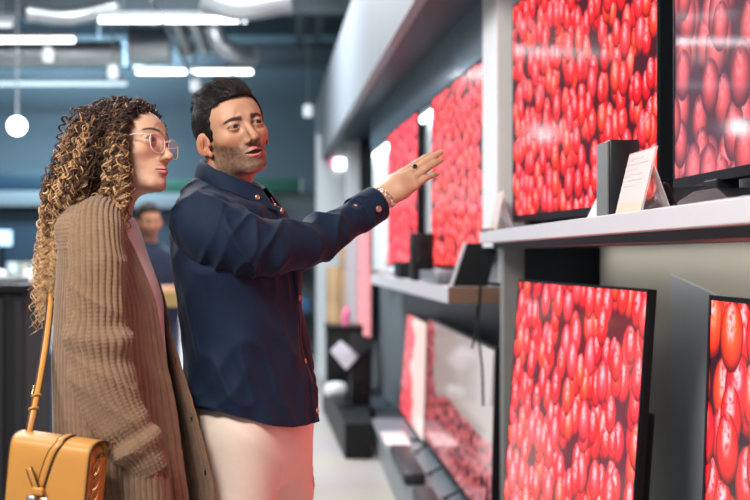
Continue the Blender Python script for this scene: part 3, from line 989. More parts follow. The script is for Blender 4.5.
def patch(th0, th1, t0, t1, nu, nv, off, name, mtl, parent, thick=0.003):
    th = np.linspace(th0, th1, nu)[None, :] * np.ones((nv, 1)); t = np.linspace(t0, t1, nv)[:, None] * np.ones((1, nu))
    p, n = on_shirt(th, t, off)
    F = np.array([[i * nu + j, i * nu + j + 1, (i + 1) * nu + j + 1, (i + 1) * nu + j] for i in range(nv - 1) for j in range(nu - 1)])
    o = mesh_obj(name, p.reshape(-1, 3) - MBASE, F, mtl, parent)
    return solid(o, thick, 0)

PL = patch(-0.10, 0.13, 0.0, 0.80, 6, 120, 0.0035, 'placket', M_NAVY, SHIRT)
for tb in (0.09, 0.23, 0.37, 0.52, 0.66, 0.775):
    p, n = on_shirt(np.array(0.03), np.array(tb), 0.0065)
    button(p, n, 0.0065, PL, MBASE)
patch(0.55, 1.15, 0.50, 0.66, 20, 24, 0.004, 'chest_pocket', M_NAVY, SHIRT)

# collar
cn = mc(232, 176)
ph = np.linspace(0.30, 2 * math.pi - 0.30, 90)
out = MF[None] * np.cos(ph)[:, None] + MR[None] * np.sin(ph)[:, None]
up = np.array((0, 0, 1.0))
E = cn + MF[None] * (0.0705 + 0.0035 * np.cos(ph))[:, None] * np.cos(ph)[:, None] + MR[None] * 0.070 * np.sin(ph)[:, None] + up[None] * (-0.034 * np.cos(ph) + 0.004)[:, None]
inn = E - out * 0.004 - up * 0.034
tipw = np.exp(-((ph - 0.30) / 0.42) ** 2) + np.exp(-((ph - (2 * math.pi - 0.30)) / 0.42) ** 2)
mid_ = E + out * 0.012 + up * (-0.008)
low = E + out * (0.021 + 0.025 * tipw)[:, None] - up * (0.042 + 0.020 * tipw)[:, None] + MF[None] * (0.010 * tipw)[:, None]
top2 = E + out * 0.006 + up * 0.003
rows = [inn, E - out * 0.001, top2, mid_, low]
n_ = len(ph); Vc = np.concatenate(rows)
Fc = np.array([[a * n_ + i, a * n_ + i + 1, (a + 1) * n_ + i + 1, (a + 1) * n_ + i] for a in range(4) for i in range(n_ - 1)])
CO = mesh_obj('collar', Vc - MBASE, Fc, M_NAVY, SHIRT); solid(CO, 0.0035, 0, 1)
button(low[6] * .55 + mid_[6] * .45 + out[6] * 0.006, out[6], 0.006, CO, MBASE)
# zip pull on the open collar
zp = MB(); z0_ = cn + MF * 0.094 - MR * 0.004 - up * 0.052
zp.tube(spline(np.array([z0_, z0_ + MF * 0.010 - up * 0.022, z0_ + MF * 0.016 - up * 0.050]) - MBASE, 10), 0.0022, 8)
zp.box(tuple(z0_ + MF * 0.016 - up * 0.066 - 0.004 - MBASE), tuple(z0_ + MF * 0.016 - up * 0.050 + 0.004 - MBASE), 0.002)
zp.build('zip_pull', M_SILVER, SHIRT, smooth='auto')

# bracelet: chain of links round the wrist; ring with a black stone
wd = hd / np.linalg.norm(hd)
bc = Wr + wd * 0.002
bn = HN - wd * (HN @ wd); bn /= np.linalg.norm(bn); bs = np.cross(wd, bn)
bm_ = MB()
for i in range(18):
    a = i * 2 * math.pi / 18
    rad = np.array((0.0265 * math.cos(a), 0.0325 * math.sin(a)))
    o_ = bc + bn * rad[0] + bs * rad[1] + wd * 0.003 * math.sin(a * 1.0)
    on = bn * math.cos(a) + bs * math.sin(a); tg = np.cross(wd, on)
    q = np.linspace(0, 2 * math.pi, 15)
    tw = 0.75 if i % 2 else -0.3
    axv = wd * math.cos(tw) + on * math.sin(tw)
    bm_.tube(np.array([o_ + tg * 0.0072 * math.cos(x) + axv * 0.0048 * math.sin(x) for x in q]) - MBASE, 0.0019, 6, caps=False)
bm_.build('bracelet', M_SILVER, MAN, smooth=True)
tp, tv, tb_ = tips[1]
rc = tb_ + (tp - tb_) * 0.20
rd = (tp - tb_) / np.linalg.norm(tp - tb_); rn = HN - rd * (HN @ rd); rn /= np.linalg.norm(rn); rs = np.cross(rd, rn)
rg = MB(); rg.tube(np.array([rc + 0.0108 * (rn * math.cos(x) + rs * math.sin(x)) for x in np.linspace(0, 2 * math.pi, 33)]) - MBASE, 0.0016, 8, caps=False)
RG = rg.build('ring', M_SILVER, MAN, smooth=True)
q = Vector(rn).to_track_quat('Z', 'Y').to_matrix().to_4x4(); q.translation = Vector(rc + rn * 0.0118 - MBASE)
st = MB(); st.lathe([(0, -0.002), (0.0062, -0.002), (0.0062, 0.0012), (0.0045, 0.0030), (0, 0.0034)], 16, q); st.build('stone', M_BLACKST, RG, smooth='auto')


# ---------------------------------------------------------------- woman in the brown cardigan
WBASE = np.array((-0.38, YW, 0.0))
WOM = empty('person', WBASE, 'woman with long curly hair, clear glasses and a ribbed brown cardigan', 'person')
aw = math.radians(81)
WF = np.array((math.sin(aw), -math.cos(aw), 0)); WR = np.cross(WF, (0, 0, 1.0))
PXW = YW / FPX

def wc(px, py): return np.array(((px - VPX) * PXW, YW, CAMZ + (VPY - py) * PXW))

def ringw(px, py, a, b, k=0.0): return np.concatenate([wc(px, py), WF * a - np.array((0, 0, k)), WR * b])

m, nt, b_ = new_mat('brown_rib_knit')
tc = N(nt, 'ShaderNodeTexCoord'); uvn = N(nt, 'ShaderNodeUVMap', uv_map='UVMap')
no = N(nt, 'ShaderNodeTexNoise', i_Scale=60.0, i_Detail=5.0); nt.links.new(tc.outputs['Object'], no.inputs['Vector'])
mx = N(nt, 'ShaderNodeMix', data_type='RGBA'); mx.inputs['A'].default_value = (0.165, 0.100, 0.060, 1); mx.inputs['B'].default_value = (0.275, 0.178, 0.110, 1)
nt.links.new(no.outputs['Fac'], mx.inputs['Factor']); nt.links.new(mx.outputs['Result'], b_.inputs['Base Color'])
b_.inputs['Roughness'].default_value = 0.9; b_.inputs['Specular IOR Level'].default_value = 0.15; b_.inputs['Sheen Weight'].default_value = 0.3
wv = N(nt, 'ShaderNodeTexNoise', i_Scale=700.0, i_Detail=2.0); nt.links.new(tc.outputs['Object'], wv.inputs['Vector'])
bp = N(nt, 'ShaderNodeBump', i_Strength=0.5, i_Distance=0.0012); nt.links.new(wv.outputs['Fac'], bp.inputs['Height']); nt.links.new(bp.outputs['Normal'], b_.inputs['Normal'])
M_KNIT = m
M_TEE = mat('white_cotton', (0.78, 0.70, 0.69), rough=0.8, var=0.03, bump=0.2, bscale=900)
M_JEAN = mat('blue_denim', (0.06, 0.10, 0.19), rough=0.85, var=0.25, nscale=120, bump=0.4, bscale=900)
M_HORN = mat('dark_button', (0.05, 0.03, 0.03), rough=0.3, var=0.2, coat=0.4)

def knit(U, V, pitch=0.0115, st=0.0080, amp=0.0048):
    """rib and stitch relief, true geometry"""
    x = U / pitch
    rib = np.abs(np.sin(math.pi * x)) ** 0.7
    tri = np.abs((x % 1.0) - 0.5) * 2
    sti = np.abs(np.sin(math.pi * (V / st + 0.45 * tri)))
    return amp * rib + 0.0016 * sti * rib

# body
ShW = at(95, 222, 2.47); ElW = at(100, 340, 2.415); WrW = at(139, 457, 2.425)
ShL = wc(104, 226) - WR * 0.145 - WF * 0.075; ElL = ShL + np.array((0.0, 0.03, -0.27)); WrL = ElL + np.array((0.0, 0.0, -0.22))
Fb = Field((-0.75, 2.25, -0.02), (0.05, 3.0, 1.62), 0.012)
Fb.cap(wc(118, 420), wc(112, 330), 0.10, 0.085, 0.03)
Fb.ell(wc(102, 268), (0.078, 0.14, 0.14), 0.05)
Fb.ell(wc(128, 282) + WR * 0.06, (0.045, 0.05, 0.05), 0.03); Fb.ell(wc(128, 282) - WR * 0.06, (0.045, 0.05, 0.05), 0.03)
Fb.ell(wc(118, 450), (0.125, 0.165, 0.12), 0.05)
Fb.cap(ShW - np.array((0, -.03, .03)), ShL - np.array((0, .03, .03)), 0.026, None, 0.03)
Fb.cap(wc(104, 232), wc(108, 205), 0.045, 0.044, 0.03)
Fb.chain([ShW - np.array((0, -.02, .03)), ElW, WrW], [0.030, 0.030, 0.022], 0.02)
Fb.chain([ShL, ElL, WrL], [0.042, 0.035, 0.024], 0.02)
hr = wc(118, 455) + WR * 0.085; hl_ = wc(118, 455) - WR * 0.085
kr_ = hr + np.array((0.01, 0.01, -0.42)); kl_ = hl_ + np.array((0.02, 0.0, -0.42))
ar_ = kr_ + np.array((-0.02, 0, -0.40)); alw = kl_ + np.array((-0.12, -0.02, -0.40)); ar_[2] = alw[2] = 0.075
Fb.chain([hr, kr_, ar_], [0.085, 0.055, 0.034], 0.03); Fb.chain([hl_, kl_, alw], [0.085, 0.055, 0.034], 0.03)
for a_ in (ar_, alw): Fb.chain([a_ + np.array((-0.03, 0, -0.035)), a_ + np.array((0.06, -0.01, -0.042)), a_ + np.array((0.15, -0.02, -0.052))], [0.035, 0.034, 0.022], 0.02)
Vb, Qb = Fb.mesh()
parts = []
for w_, d_, n_2, sg in ((WrW, (0.12, 0.03, -1.0), (-0.1, -1, 0.0), -1), (WrL, (0.35, -0.05, -0.9), (-0.1, 1, 0), 1)):
    Fq = Field(w_ - 0.13, w_ + 0.13, 0.004); Fq.lo = w_ - np.array((0.1, 0.1, 0.22)); Fq = Field(w_ - np.array((0.1, 0.1, 0.22)), w_ + np.array((0.16, 0.1, 0.08)), 0.004)
    hand_field(Fq, w_, d_, n_2, sg, 0, curl=(0.25, 0.28, 0.3, 0.35), tscale=0.8)
    v_, q_ = Fq.mesh(); parts.append(skin_part(v_, q_, SKIN_F))
hv, hq, hc, hm = HEADW
V, Q, C, m_ = join_parts([(to_world(hv, HW, OW), hq, hc, hm), skin_part(Vb, Qb, SKIN_F)] + parts)
mesh_obj('body', V - WBASE, Q, None, WOM, col=C, mats=[M_SKIN, M_EYE], fmat=m_)
curly_hair(HW, OW, WOM, WBASE)
eyeglasses(HW, OW, WOM, WBASE)
# small earring
er = MB(); pe = to_world((0.078, 0.012, -0.062), HW, OW) - WBASE
er.tube(np.array([pe + 0.011 * (np.array(HW[:, 1]) * math.cos(x) + np.array(HW[:, 2]) * math.sin(x)) for x in np.linspace(0, 2 * math.pi, 25)]), 0.0013, 6, caps=False)
er.build('earring', M_SILVER, WOM, smooth=True)

# trousers
Ft = Field((-0.75, 2.35, 0.08), (0.0, 2.95, 1.05), 0.0085)
Ft.ell(wc(118, 430), (0.125, 0.17, 0.15), 0.02)
Ft.chain([hr, kr_, ar_ + np.array((0, 0, 0.05))], [0.105, 0.075, 0.055], 0.03); Ft.chain([hl_, kl_, alw + np.array((0, 0, 0.05))], [0.105, 0.075, 0.055], 0.03)
Vt, Qt = Ft.mesh(); mesh_obj('trousers', Vt - WBASE, Qt, M_JEAN, WOM)

shoes(mat('white_trainer', (0.7, 0.68, 0.66), rough=0.6), (ar_, alw), WF, WBASE, WOM, 0.9)
# t-shirt
TR = [ringw(119, 470, .115, .170), ringw(117, 400, .104, .160), ringw(116, 340, .096, .150), ringw(114, 290, .091, .146), ringw(110, 255, .074, .140), ringw(106, 230, .064, .130), ringw(106, 217, .056, .095, .006), ringw(107, 209, .054, .058, .020)]
Vt, Ft_, Ut = loft(TR, 90, 90, lambda th, t, P, U, V: 0.006 * fold_noise(P, (12, 12, 6)) * smoothstep(1, .8, t))
TE = mesh_obj('t_shirt', Vt - WBASE, Ft_, M_TEE, WOM, uv=Ut); solid(TE, 0.002, -1)

# cardigan: open at the front
CR = [ringw(125, 590, .132, .200), ringw(124, 500, .128, .198), ringw(121, 450, .124, .196), ringw(118, 400, .118, .194), ringw(115, 350, .109, .192),
      ringw(113, 300, .101, .192), ringw(108, 252, .080, .188), ringw(102, 228, .074, .174), ringw(103, 215, .064, .130, .006), ringw(104, 208, .064, .086, .014), ringw(106, 203, .057, .062, .018)]
MK, NK = 760, 330
def dispk(th, t, P, U, V):
    f = 0.007 * fold_noise(P, (9, 9, 4)) + 0.012 * smoothstep(0.85, 0.0, t) * np.sin(th * 5 + 1.3) * smoothstep(0.0, 1.0, np.abs(th - math.pi) / math.pi)
    flare = 0.046 * smoothstep(5.50, 6.06, th) * smoothstep(0.52, 0.12, t) + 0.010 * smoothstep(0.55, 0.2, th) * smoothstep(0.7, 0.1, t)
    band = smoothstep(0.0, 0.02, U) * smoothstep(0.0, 0.02, U.max(axis=1, keepdims=True) - U)
    return knit(U, V) + f + flare - 0.004
Vc, Fc, Uc = loft(CR, MK, NK, dispk, a0=[.15, .16, .17, .18, .19, .22, .33, .50, .74, .90, 1.0], a1=[6.06, 6.06, 6.06, 6.02, 5.92, 5.55, 4.95, 4.55, 4.35, 4.25, 4.15], closed=False)
Gq = Vc.reshape(NK, MK, 3); wq = smoothstep(0.80, 1.0, np.arange(MK) / MK)[None, :] * smoothstep(0.55, 0.20, np.linspace(0, 1, NK))[:, None]
Gq[..., 1] -= 0.075 * wq; Gq[..., 0] += 0.010 * wq; Vc = Gq.reshape(-1, 3)
CARD = mesh_obj('cardigan', Vc - WBASE, Fc, M_KNIT, WOM, uv=Uc); solid(CARD, 0.006, -1)
Gc = Vc.reshape(NK, MK, 3)
# front bands with buttons
def band(j0, j1, name):
    cols_ = np.linspace(j0, j1, 26)
    jj = cols_.astype(int)
    P = Gc[::2][:, jj]
    ctr = spline(CR, NK)[::2, None, :3]
    n = P - ctr; n[..., 2] = 0; n /= np.linalg.norm(n, axis=-1, keepdims=True)
    P = P + n * 0.0045
    nv, nu = P.shape[:2]
    F = np.array([[i * nu + j, i * nu + j + 1, (i + 1) * nu + j + 1, (i + 1) * nu + j] for i in range(nv - 1) for j in range(nu - 1)])
    o = mesh_obj(name, P.reshape(-1, 3) - WBASE, F, M_KNIT, CARD, uv=np.zeros((nv * nu, 2)))
    return solid(o, 0.006, 0), P, n
BN, PN, nN = band(0, 24, 'button_band')
BF, PF, nF = band(MK - 1, MK - 25, 'button_band')
for i in (26, 44, 62, 80):
    button(PF[i, 8], nF[i, 8], 0.0085, BF, WBASE, M_HORN)
for i in (14, 34):
    button(PN[i, 6], nN[i, 6], 0.0085, BN, WBASE, M_HORN)

def dispw(th, t, P, U, V):
    a = fold_noise(P, (14, 14, 20), rotm('Y', 0.6), 2.0)
    el = np.exp(-((t - 0.50) / 0.10) ** 2)
    rings = np.sin((t * 44) + 1.4 * np.sin(th + 0.6))
    return knit(U, V, amp=0.0044) + 0.007 * a - 0.004 + (0.006 * rings + 0.005) * el + 0.006 * np.exp(-((t - 0.85) / 0.07) ** 2) * np.sin(t * 60)
SLW, *_ = sleeve([(103, 212, 2.53), (96.5, 224, 2.475), (97, 262, 2.435), (97, 310, 2.415), (98, 345, 2.405), (105, 385, 2.395), (121, 420, 2.39), (138, 448, 2.39), (151, 472, 2.395)],
                 [.032, .048, .054, .053, .056, .056, .051, .044, .032], 'sleeve', CARD, WBASE, M_KNIT, nf=330, M=300, disp=dispw)
solid(SLW, 0.004, -1)
lsp = np.array([ShL + WR * 0.05, ShL, (ShL + ElL) / 2, ElL, (ElL + WrL) / 2, WrL])
SLL, *_ = sleeve(None, [.055, .064, .062, .060, .052, .042], 'sleeve', CARD, WBASE, M_KNIT, nf=200, M=220, disp=dispw, pts=lsp)
solid(SLL, 0.004, -1)
# patch pocket holding the near hand
pu, pv = 60, 60
U_, V_ = np.meshgrid(np.linspace(0, 1, pu), np.linspace(0, 1, pv))
pxs = 124 + 44 * U_ + 6 * V_; pys = 469 + 8 * U_ + 92 * V_
Yp = 2.398 - 0.028 * np.sin(math.pi * np.clip(U_, 0, 1)) ** 0.6 * (1 - 0.6 * V_) + 0.012 * V_ + 0.05 * np.clip(U_ - 0.75, 0, 1) * 1.0
Pp = np.stack([(pxs - VPX) / FPX * Yp, Yp - knit((U_ * 0.09), V_ * 0.19), CAMZ + (VPY - pys) / FPX * Yp], axis=-1)
Fp = np.array([[i * pu + j, i * pu + j + 1, (i + 1) * pu + j + 1, (i + 1) * pu + j] for i in range(pv - 1) for j in range(pu - 1)])
PO = mesh_obj('pocket', Pp.reshape(-1, 3) - WBASE, Fp, M_KNIT, CARD, uv=np.stack([U_.ravel(), V_.ravel()], axis=1)); solid(PO, 0.006, 0)
# ------------------------------------------------------------------ screens
def tomato_mat(name, nx, ny, strength=1.0, seed=0.0, wash=0.0, washc=(0.9, 0.55, 0.6), sat=1.0, pink=0.3, cream=None, rough=0.12, spec=0.5):
    """a television picture: heaps of plum tomatoes drawn by layers of Voronoi cells over the screen's own UV"""
    m, nt, b = new_mat(name)
    L = nt.links.new
    uv = N(nt, 'ShaderNodeUVMap', uv_map='UVMap')
    mp = N(nt, 'ShaderNodeMapping'); mp.inputs['Scale'].default_value = (nx, ny, 1); mp.inputs['Location'].default_value = (seed, seed * 1.7, 0)
    L(uv.outputs[0], mp.inputs[0])
    wv = N(nt, 'ShaderNodeTexNoise', i_Scale=0.9, i_Detail=1.0); L(mp.outputs[0], wv.inputs['Vector'])
    def math_(op, a, b_=None, clamp=False):
        n = N(nt, 'ShaderNodeMath', operation=op, use_clamp=clamp)
        for k, v in ((0, a), (1, b_)):
            if v is None: continue
            if isinstance(v, (int, float)): n.inputs[k].default_value = v
            else: L(v, n.inputs[k])
        return n.outputs[0]
    def vm(op, a, b_):
        n = N(nt, 'ShaderNodeVectorMath', operation=op)
        for k, v in ((0, a), (1, b_)):
            if isinstance(v, tuple): n.inputs[k].default_value = v
            else: L(v, n.inputs[k])
        return n.outputs['Value'] if op == 'LENGTH' else n.outputs[0]
    def mixrgb(f, a, b_, blend='MIX'):
        n = N(nt, 'ShaderNodeMix', data_type='RGBA', blend_type=blend)
        for s, v in (('Factor', f), ('A', a), ('B', b_)):
            i = n.inputs[s] if s == 'Factor' else [q for q in n.inputs if q.name == s and q.type == 'RGBA'][0]
            if isinstance(v, tuple): i.default_value = v + (1,) if len(v) == 3 else v
            elif isinstance(v, (int, float)): i.default_value = v
            else: L(v, i)
        return [q for q in n.outputs if q.type == 'RGBA'][0]
    def ramp(v, lo, hi):
        n = N(nt, 'ShaderNodeMapRange', interpolation_type='SMOOTHSTEP'); n.inputs['From Min'].default_value = lo; n.inputs['From Max'].default_value = hi
        L(v, n.inputs['Value']); return n.outputs[0]
    colr = (0.016, 0.001, 0.004)
    cur = colr
    for k, (ox, oy, sc) in enumerate(((0.0, 0.0, 1.15), (0.47, 0.53, 1.0), (0.13, 0.77, 0.92), (0.71, 0.29, 0.85))):
        v = vm('ADD', mp.outputs[0], (ox + 3.1 * k, oy + 7.7 * k, 0))
        vo = N(nt, 'ShaderNodeTexVoronoi', voronoi_dimensions='2D', feature='F1'); vo.inputs['Scale'].default_value = sc; vo.inputs['Randomness'].default_value = 0.75
        L(v, vo.inputs['Vector'])
        loc = vm('SUBTRACT', v, vo.outputs['Position'])
        sx = N(nt, 'ShaderNodeSeparateColor'); L(vo.outputs['Color'], sx.inputs[0])
        rad = math_('MULTIPLY_ADD', sx.outputs[0], 0.14); rad.node.inputs[2].default_value = 0.38
        ln = N(nt, 'ShaderNodeVectorMath', operation='LENGTH'); L(vm('MULTIPLY', loc, (1.12, 1.0, 0)), ln.inputs[0])
        r = math_('DIVIDE', ln.outputs['Value'], rad)
        mask = ramp(r, 1.0, 0.90)
        if k: mask = math_('MULTIPLY', mask, math_('LESS_THAN', sx.outputs[2], 0.82))
        hue = mixrgb(sx.outputs[1], (1.75, 0.004, 0.015), (2.1, 0.036, 0.022))
        hue = mixrgb(math_('MULTIPLY', ramp(sx.outputs[0], 0.55, 1.0), pink), hue, (2.1, 0.12, 0.15))
        hue = mixrgb(math_('MULTIPLY', ramp(sx.outputs[2], 0.62, 0.72), 0.5), hue, (2.0, 0.13, 0.020))
        shade = math_('SUBTRACT', 1.0, math_('MULTIPLY', math_('POWER', r, 1.9), 0.95))
        sep = N(nt, 'ShaderNodeSeparateXYZ'); L(loc, sep.inputs[0])
        shade = math_('MULTIPLY', shade, math_('ADD', 0.88, math_('MULTIPLY', sep.outputs[1], 0.75)))
        shade = math_('POWER', math_('MAXIMUM', shade, 0.0), 1.7)
        dk = N(nt, 'ShaderNodeVectorMath', operation='SCALE'); L(hue, dk.inputs[0]); L(shade, dk.inputs['Scale'])
        hl = vm('MULTIPLY', vm('SUBTRACT', loc, (-0.03, 0.17, 0)), (5.0, 3.0, 0))
        hn = N(nt, 'ShaderNodeVectorMath', operation='LENGTH'); L(hl, hn.inputs[0])
        nz = N(nt, 'ShaderNodeTexNoise', i_Scale=9.0, i_Detail=2.0); L(v, nz.inputs['Vector'])
        hm = math_('MULTIPLY', ramp(hn.outputs['Value'], 1.0, 0.15), ramp(nz.outputs['Fac'], 0.34, 0.58))
        tc_ = mixrgb(math_('MULTIPLY', hm, 0.92), dk.outputs[0], (1.3, 0.28, 0.31))
        cur = mixrgb(mask, cur, tc_)
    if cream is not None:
        # cream reflection of the bright shop, painted into the picture
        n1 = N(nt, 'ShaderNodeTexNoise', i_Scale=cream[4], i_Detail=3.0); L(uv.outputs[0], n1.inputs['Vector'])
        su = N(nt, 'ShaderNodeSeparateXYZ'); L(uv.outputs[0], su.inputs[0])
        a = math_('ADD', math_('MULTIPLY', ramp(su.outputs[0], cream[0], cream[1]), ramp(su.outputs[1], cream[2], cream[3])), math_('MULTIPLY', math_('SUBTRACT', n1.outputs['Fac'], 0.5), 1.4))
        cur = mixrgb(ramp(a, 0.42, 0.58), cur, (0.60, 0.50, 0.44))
    cur = mixrgb(wash, cur, washc)
    hs = N(nt, 'ShaderNodeHueSaturation'); hs.inputs['Saturation'].default_value = sat; L(cur, hs.inputs['Color'])
    b.inputs['Base Color'].default_value = (0.004, 0.004, 0.005, 1)
    b.inputs['Roughness'].default_value = rough
    b.inputs['Specular IOR Level'].default_value = spec
    L(hs.outputs[0], b.inputs['Emission Color']); b.inputs['Emission Strength'].default_value = strength
    return m


M_BEZEL = mat('black_bezel', (0.006, 0.007, 0.009), rough=0.35, var=0.1, spec=0.25)
M_TVBACK = mat('black_plastic', (0.006, 0.008, 0.010), rough=0.5, var=0.1, bump=0.1, bscale=300, spec=0.22)
M_PALE = mat('pale_edge', (0.62, 0.64, 0.66), rough=0.3, metal=0.5, var=0.05)


def make_tv(label, TL, du, W, H, smat, tilt=0.0, th=0.040, bez=0.010, bot=0.014, stand=None, group=None, vents=False, bulge=True):
    """TL: top corner at the far (left) end of the picture; du: unit vector along the top towards the near end; tilt: leaning back, degrees"""
    du = np.asarray(du, float); du /= np.linalg.norm(du)
    up = np.array((0, 0, 1.0)); n0 = np.cross(du, up)
    t = math.radians(tilt)
    dv = up * math.cos(t) - n0 * math.sin(t); n = np.cross(du, dv)
    TL = np.asarray(TL, float)
    base = TL + du * W / 2 - dv * (H + bot); 
    e = empty('television', base, label, 'television', group)
    M = Matrix(((du[0], dv[0], n[0], 0), (du[1], dv[1], n[1], 0), (du[2], dv[2], n[2], 0), (0, 0, 0, 1)))
    M.translation = Vector(TL - base)
    f = MB(); f.box((-bez, -H - bot, -th), (W + bez, bez, 0.0), 0.003, M=M)
    # lip of the frame, proud of the glass
    for lo, hi in (((-bez, 0, 0), (W + bez, bez, 0.004)), ((-bez, -H - bot, 0), (W + bez, -H, 0.004)), ((-bez, -H, 0), (0, 0, 0.004)), ((W, -H, 0), (W + bez, 0, 0.004))):
        f.box(lo, hi, M=M)
    fr = f.build('frame', M_BEZEL, e)
    s = MB(); s.bm.faces.new([s.bm.verts.new(M @ Vector(p)) for p in ((0, -H, 0.0012), (W, -H, 0.0012), (W, 0, 0.0012), (0, 0, 0.0012))])
    Mi = M.inverted()
    so = s.build('screen', smat, e, uvf=lambda c: ((Mi @ c).x / W, (Mi @ c).y / H + 1))
    # the picture must face the aisle
    if (so.data.polygons[0].normal @ Vector(n)) < 0: so.data.flip_normals()
    if bulge:
        g = MB(); g.box((W * 0.03, -H * 0.98, -th - 0.030), (W * 0.985, -H * 0.38, -th + 0.002), 0.008, M=M)
        if vents:
            for i in range(46): g.box((W + bez - 0.001, -H * 0.97 + i * H * 0.0205, -th * 0.75), (W + bez + 0.0012, -H * 0.97 + i * H * 0.0205 + 0.006, -th * 0.38), M=M)
        g.build('back_cover', M_TVBACK, e)
    if stand: stand(e, M, W, H, bot, base)
    return e, M


def feet(zfloor, frac=(0.12, 0.88), depth=0.24):
    def fn(e, M, W, H, bot, base):
        for fx in frac:
            p = M @ Vector((W * fx, -H - bot, -0.02))
            b = MB(); z0 = zfloor - base[2]
            b.tube([p, Vector((p.x - depth * 0.45, p.y, z0 + 0.008))], 0.008, 8); b.tube([p, Vector((p.x + depth * 0.4, p.y, z0 + 0.008))], 0.008, 8)
            b.box((p.x - depth * 0.52, p.y - 0.016, z0), (p.x - depth * 0.38, p.y + 0.016, z0 + 0.012), 0.003)
            b.box((p.x + depth * 0.33, p.y - 0.016, z0), (p.x + depth * 0.47, p.y + 0.016, z0 + 0.012), 0.003)
            b.build('foot', M_TVBACK, e)
    return fn


# ------------------------------------------------------------------ the room
def struct(name, mb, m, **k):
    o = mb.build(name, m, **k); o['kind'] = 'structure'; return o

m, nt, b = new_mat('polished_floor')
tc = N(nt, 'ShaderNodeTexCoord'); no = N(nt, 'ShaderNodeTexNoise', i_Scale=1.2, i_Detail=6.0); nt.links.new(tc.outputs['Object'], no.inputs['Vector'])
br = N(nt, 'ShaderNodeTexBrick', i_Scale=1.0); br.inputs['Brick Width'].default_value = 1.2; br.inputs['Row Height'].default_value = 1.2; br.inputs['Mortar Size'].default_value = 0.004; br.offset = 0
br.inputs['Color1'].default_value = (0.50, 0.47, 0.43, 1); br.inputs['Color2'].default_value = (0.54, 0.51, 0.47, 1); br.inputs['Mortar'].default_value = (0.32, 0.31, 0.30, 1)
nt.links.new(tc.outputs['Object'], br.inputs['Vector'])
mx = N(nt, 'ShaderNodeMix', data_type='RGBA', blend_type='MULTIPLY'); mx.inputs['Factor'].default_value = 0.35
nt.links.new(br.outputs['Color'], mx.inputs['A']); nt.links.new(no.outputs['Color'], mx.inputs['B']); nt.links.new(mx.outputs['Result'], b.inputs['Base Color'])
b.inputs['Roughness'].default_value = 0.28
M_FLOOR = m
M_CEIL = mat('dark_ceiling', (0.030, 0.052, 0.070), rough=0.8, var=0.3, nscale=1.5)
M_BACKW = mat('slate_wall', (0.085, 0.125, 0.150), rough=0.7, var=0.12, nscale=1.0)
M_WHITEW = mat('white_wall', (0.66, 0.71, 0.74), rough=0.55, var=0.03, nscale=3)
M_FASCIA = mat('pale_fascia', (0.23, 0.25, 0.28), rough=0.6, var=0.03, nscale=2)
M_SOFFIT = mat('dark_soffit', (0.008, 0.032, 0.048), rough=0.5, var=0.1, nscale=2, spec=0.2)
M_HEADER = mat('header_gloss', (0.17, 0.24, 0.30), rough=0.16, var=0.05, nscale=2, coat=0.2)
M_BEIGE = mat('beige_grey_wall', (0.46, 0.45, 0.41), rough=0.6, var=0.05, nscale=4)
M_GREYW = mat('grey_wall', (0.13, 0.15, 0.165), rough=0.6, var=0.05, nscale=4)
M_DARKP = mat('dark_panel', (0.018, 0.030, 0.040), rough=0.5, var=0.1)
M_SHELF = mat('white_laminate', (0.60, 0.59, 0.64), rough=0.45, var=0.03, bump=0.15, bscale=250)
M_STEEL = mat('galvanised_steel', (0.55, 0.58, 0.60), rough=0.35, metal=0.85, var=0.15, nscale=6)
m, nt, b = new_mat('walnut')
tc = N(nt, 'ShaderNodeTexCoord'); mp = N(nt, 'ShaderNodeMapping'); mp.inputs['Scale'].default_value = (4, 4, 60); nt.links.new(tc.outputs['Object'], mp.inputs[0])
no = N(nt, 'ShaderNodeTexNoise', i_Scale=3.0, i_Detail=5.0); nt.links.new(mp.outputs[0], no.inputs['Vector'])
mx = N(nt, 'ShaderNodeMix', data_type='RGBA'); mx.inputs['A'].default_value = (0.10, 0.055, 0.034, 1); mx.inputs['B'].default_value = (0.26, 0.155, 0.10, 1)
nt.links.new(no.outputs['Fac'], mx.inputs['Factor']); nt.links.new(mx.outputs['Result'], b.inputs['Base Color']); b.inputs['Roughness'].default_value = 0.45
M_WALNUT = m

struct('floor', MB().box((-8, -4, -0.12), (2.6, 17.2, 0)), M_FLOOR)
struct('ceiling', MB().box((-8, -4, 4.5), (2.6, 17.2, 4.62)), M_CEIL)
struct('wall_back', MB().box((-8, 17, 0), (2.6, 17.2, 4.5)), M_BACKW)
struct('wall_left', MB().box((-8.2, -4, 0), (-8, 17.2, 4.5)), M_BACKW)
struct('wall_right', MB().box((1.42, -4, 0), (1.6, 15.2, 4.5)), M_GREYW)

LX = lambda Y: 0.83 - 0.0458 * (Y - 4.9)          # front plane of the second bay
FX = lambda Y: 0.518 - 0.0265 * (Y - 5.18)        # front of the soffit
def strip_(f0, off0, off1, Y0, Y1, z0, z1):
    mb = MB()
    mb.prism([(f0(Y0) + off0, Y0, z0), (f0(Y1) + off0, Y1, z0), (f0(Y1) + off1, Y1, z0), (f0(Y0) + off1, Y0, z0)], (0, 0, z1 - z0))
    return mb
struct('trim_1', strip_(FX, 0, 0.05, 0.5, 15.0, 2.47, 3.26), M_FASCIA)                               # pale fascia
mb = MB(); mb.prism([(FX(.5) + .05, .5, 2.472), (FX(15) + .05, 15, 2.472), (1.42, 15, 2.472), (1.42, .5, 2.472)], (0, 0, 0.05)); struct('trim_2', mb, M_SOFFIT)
struct('trim_3', strip_(LX, -0.01, 0.04, 4.86, 9.6, 2.222, 2.472), M_HEADER)                         # header over the second bay
struct('trim_4', strip_(LX, 0.052, 0.09, 4.86, 9.9, 1.25, 2.472), M_WHITEW)                           # white back panel, upper
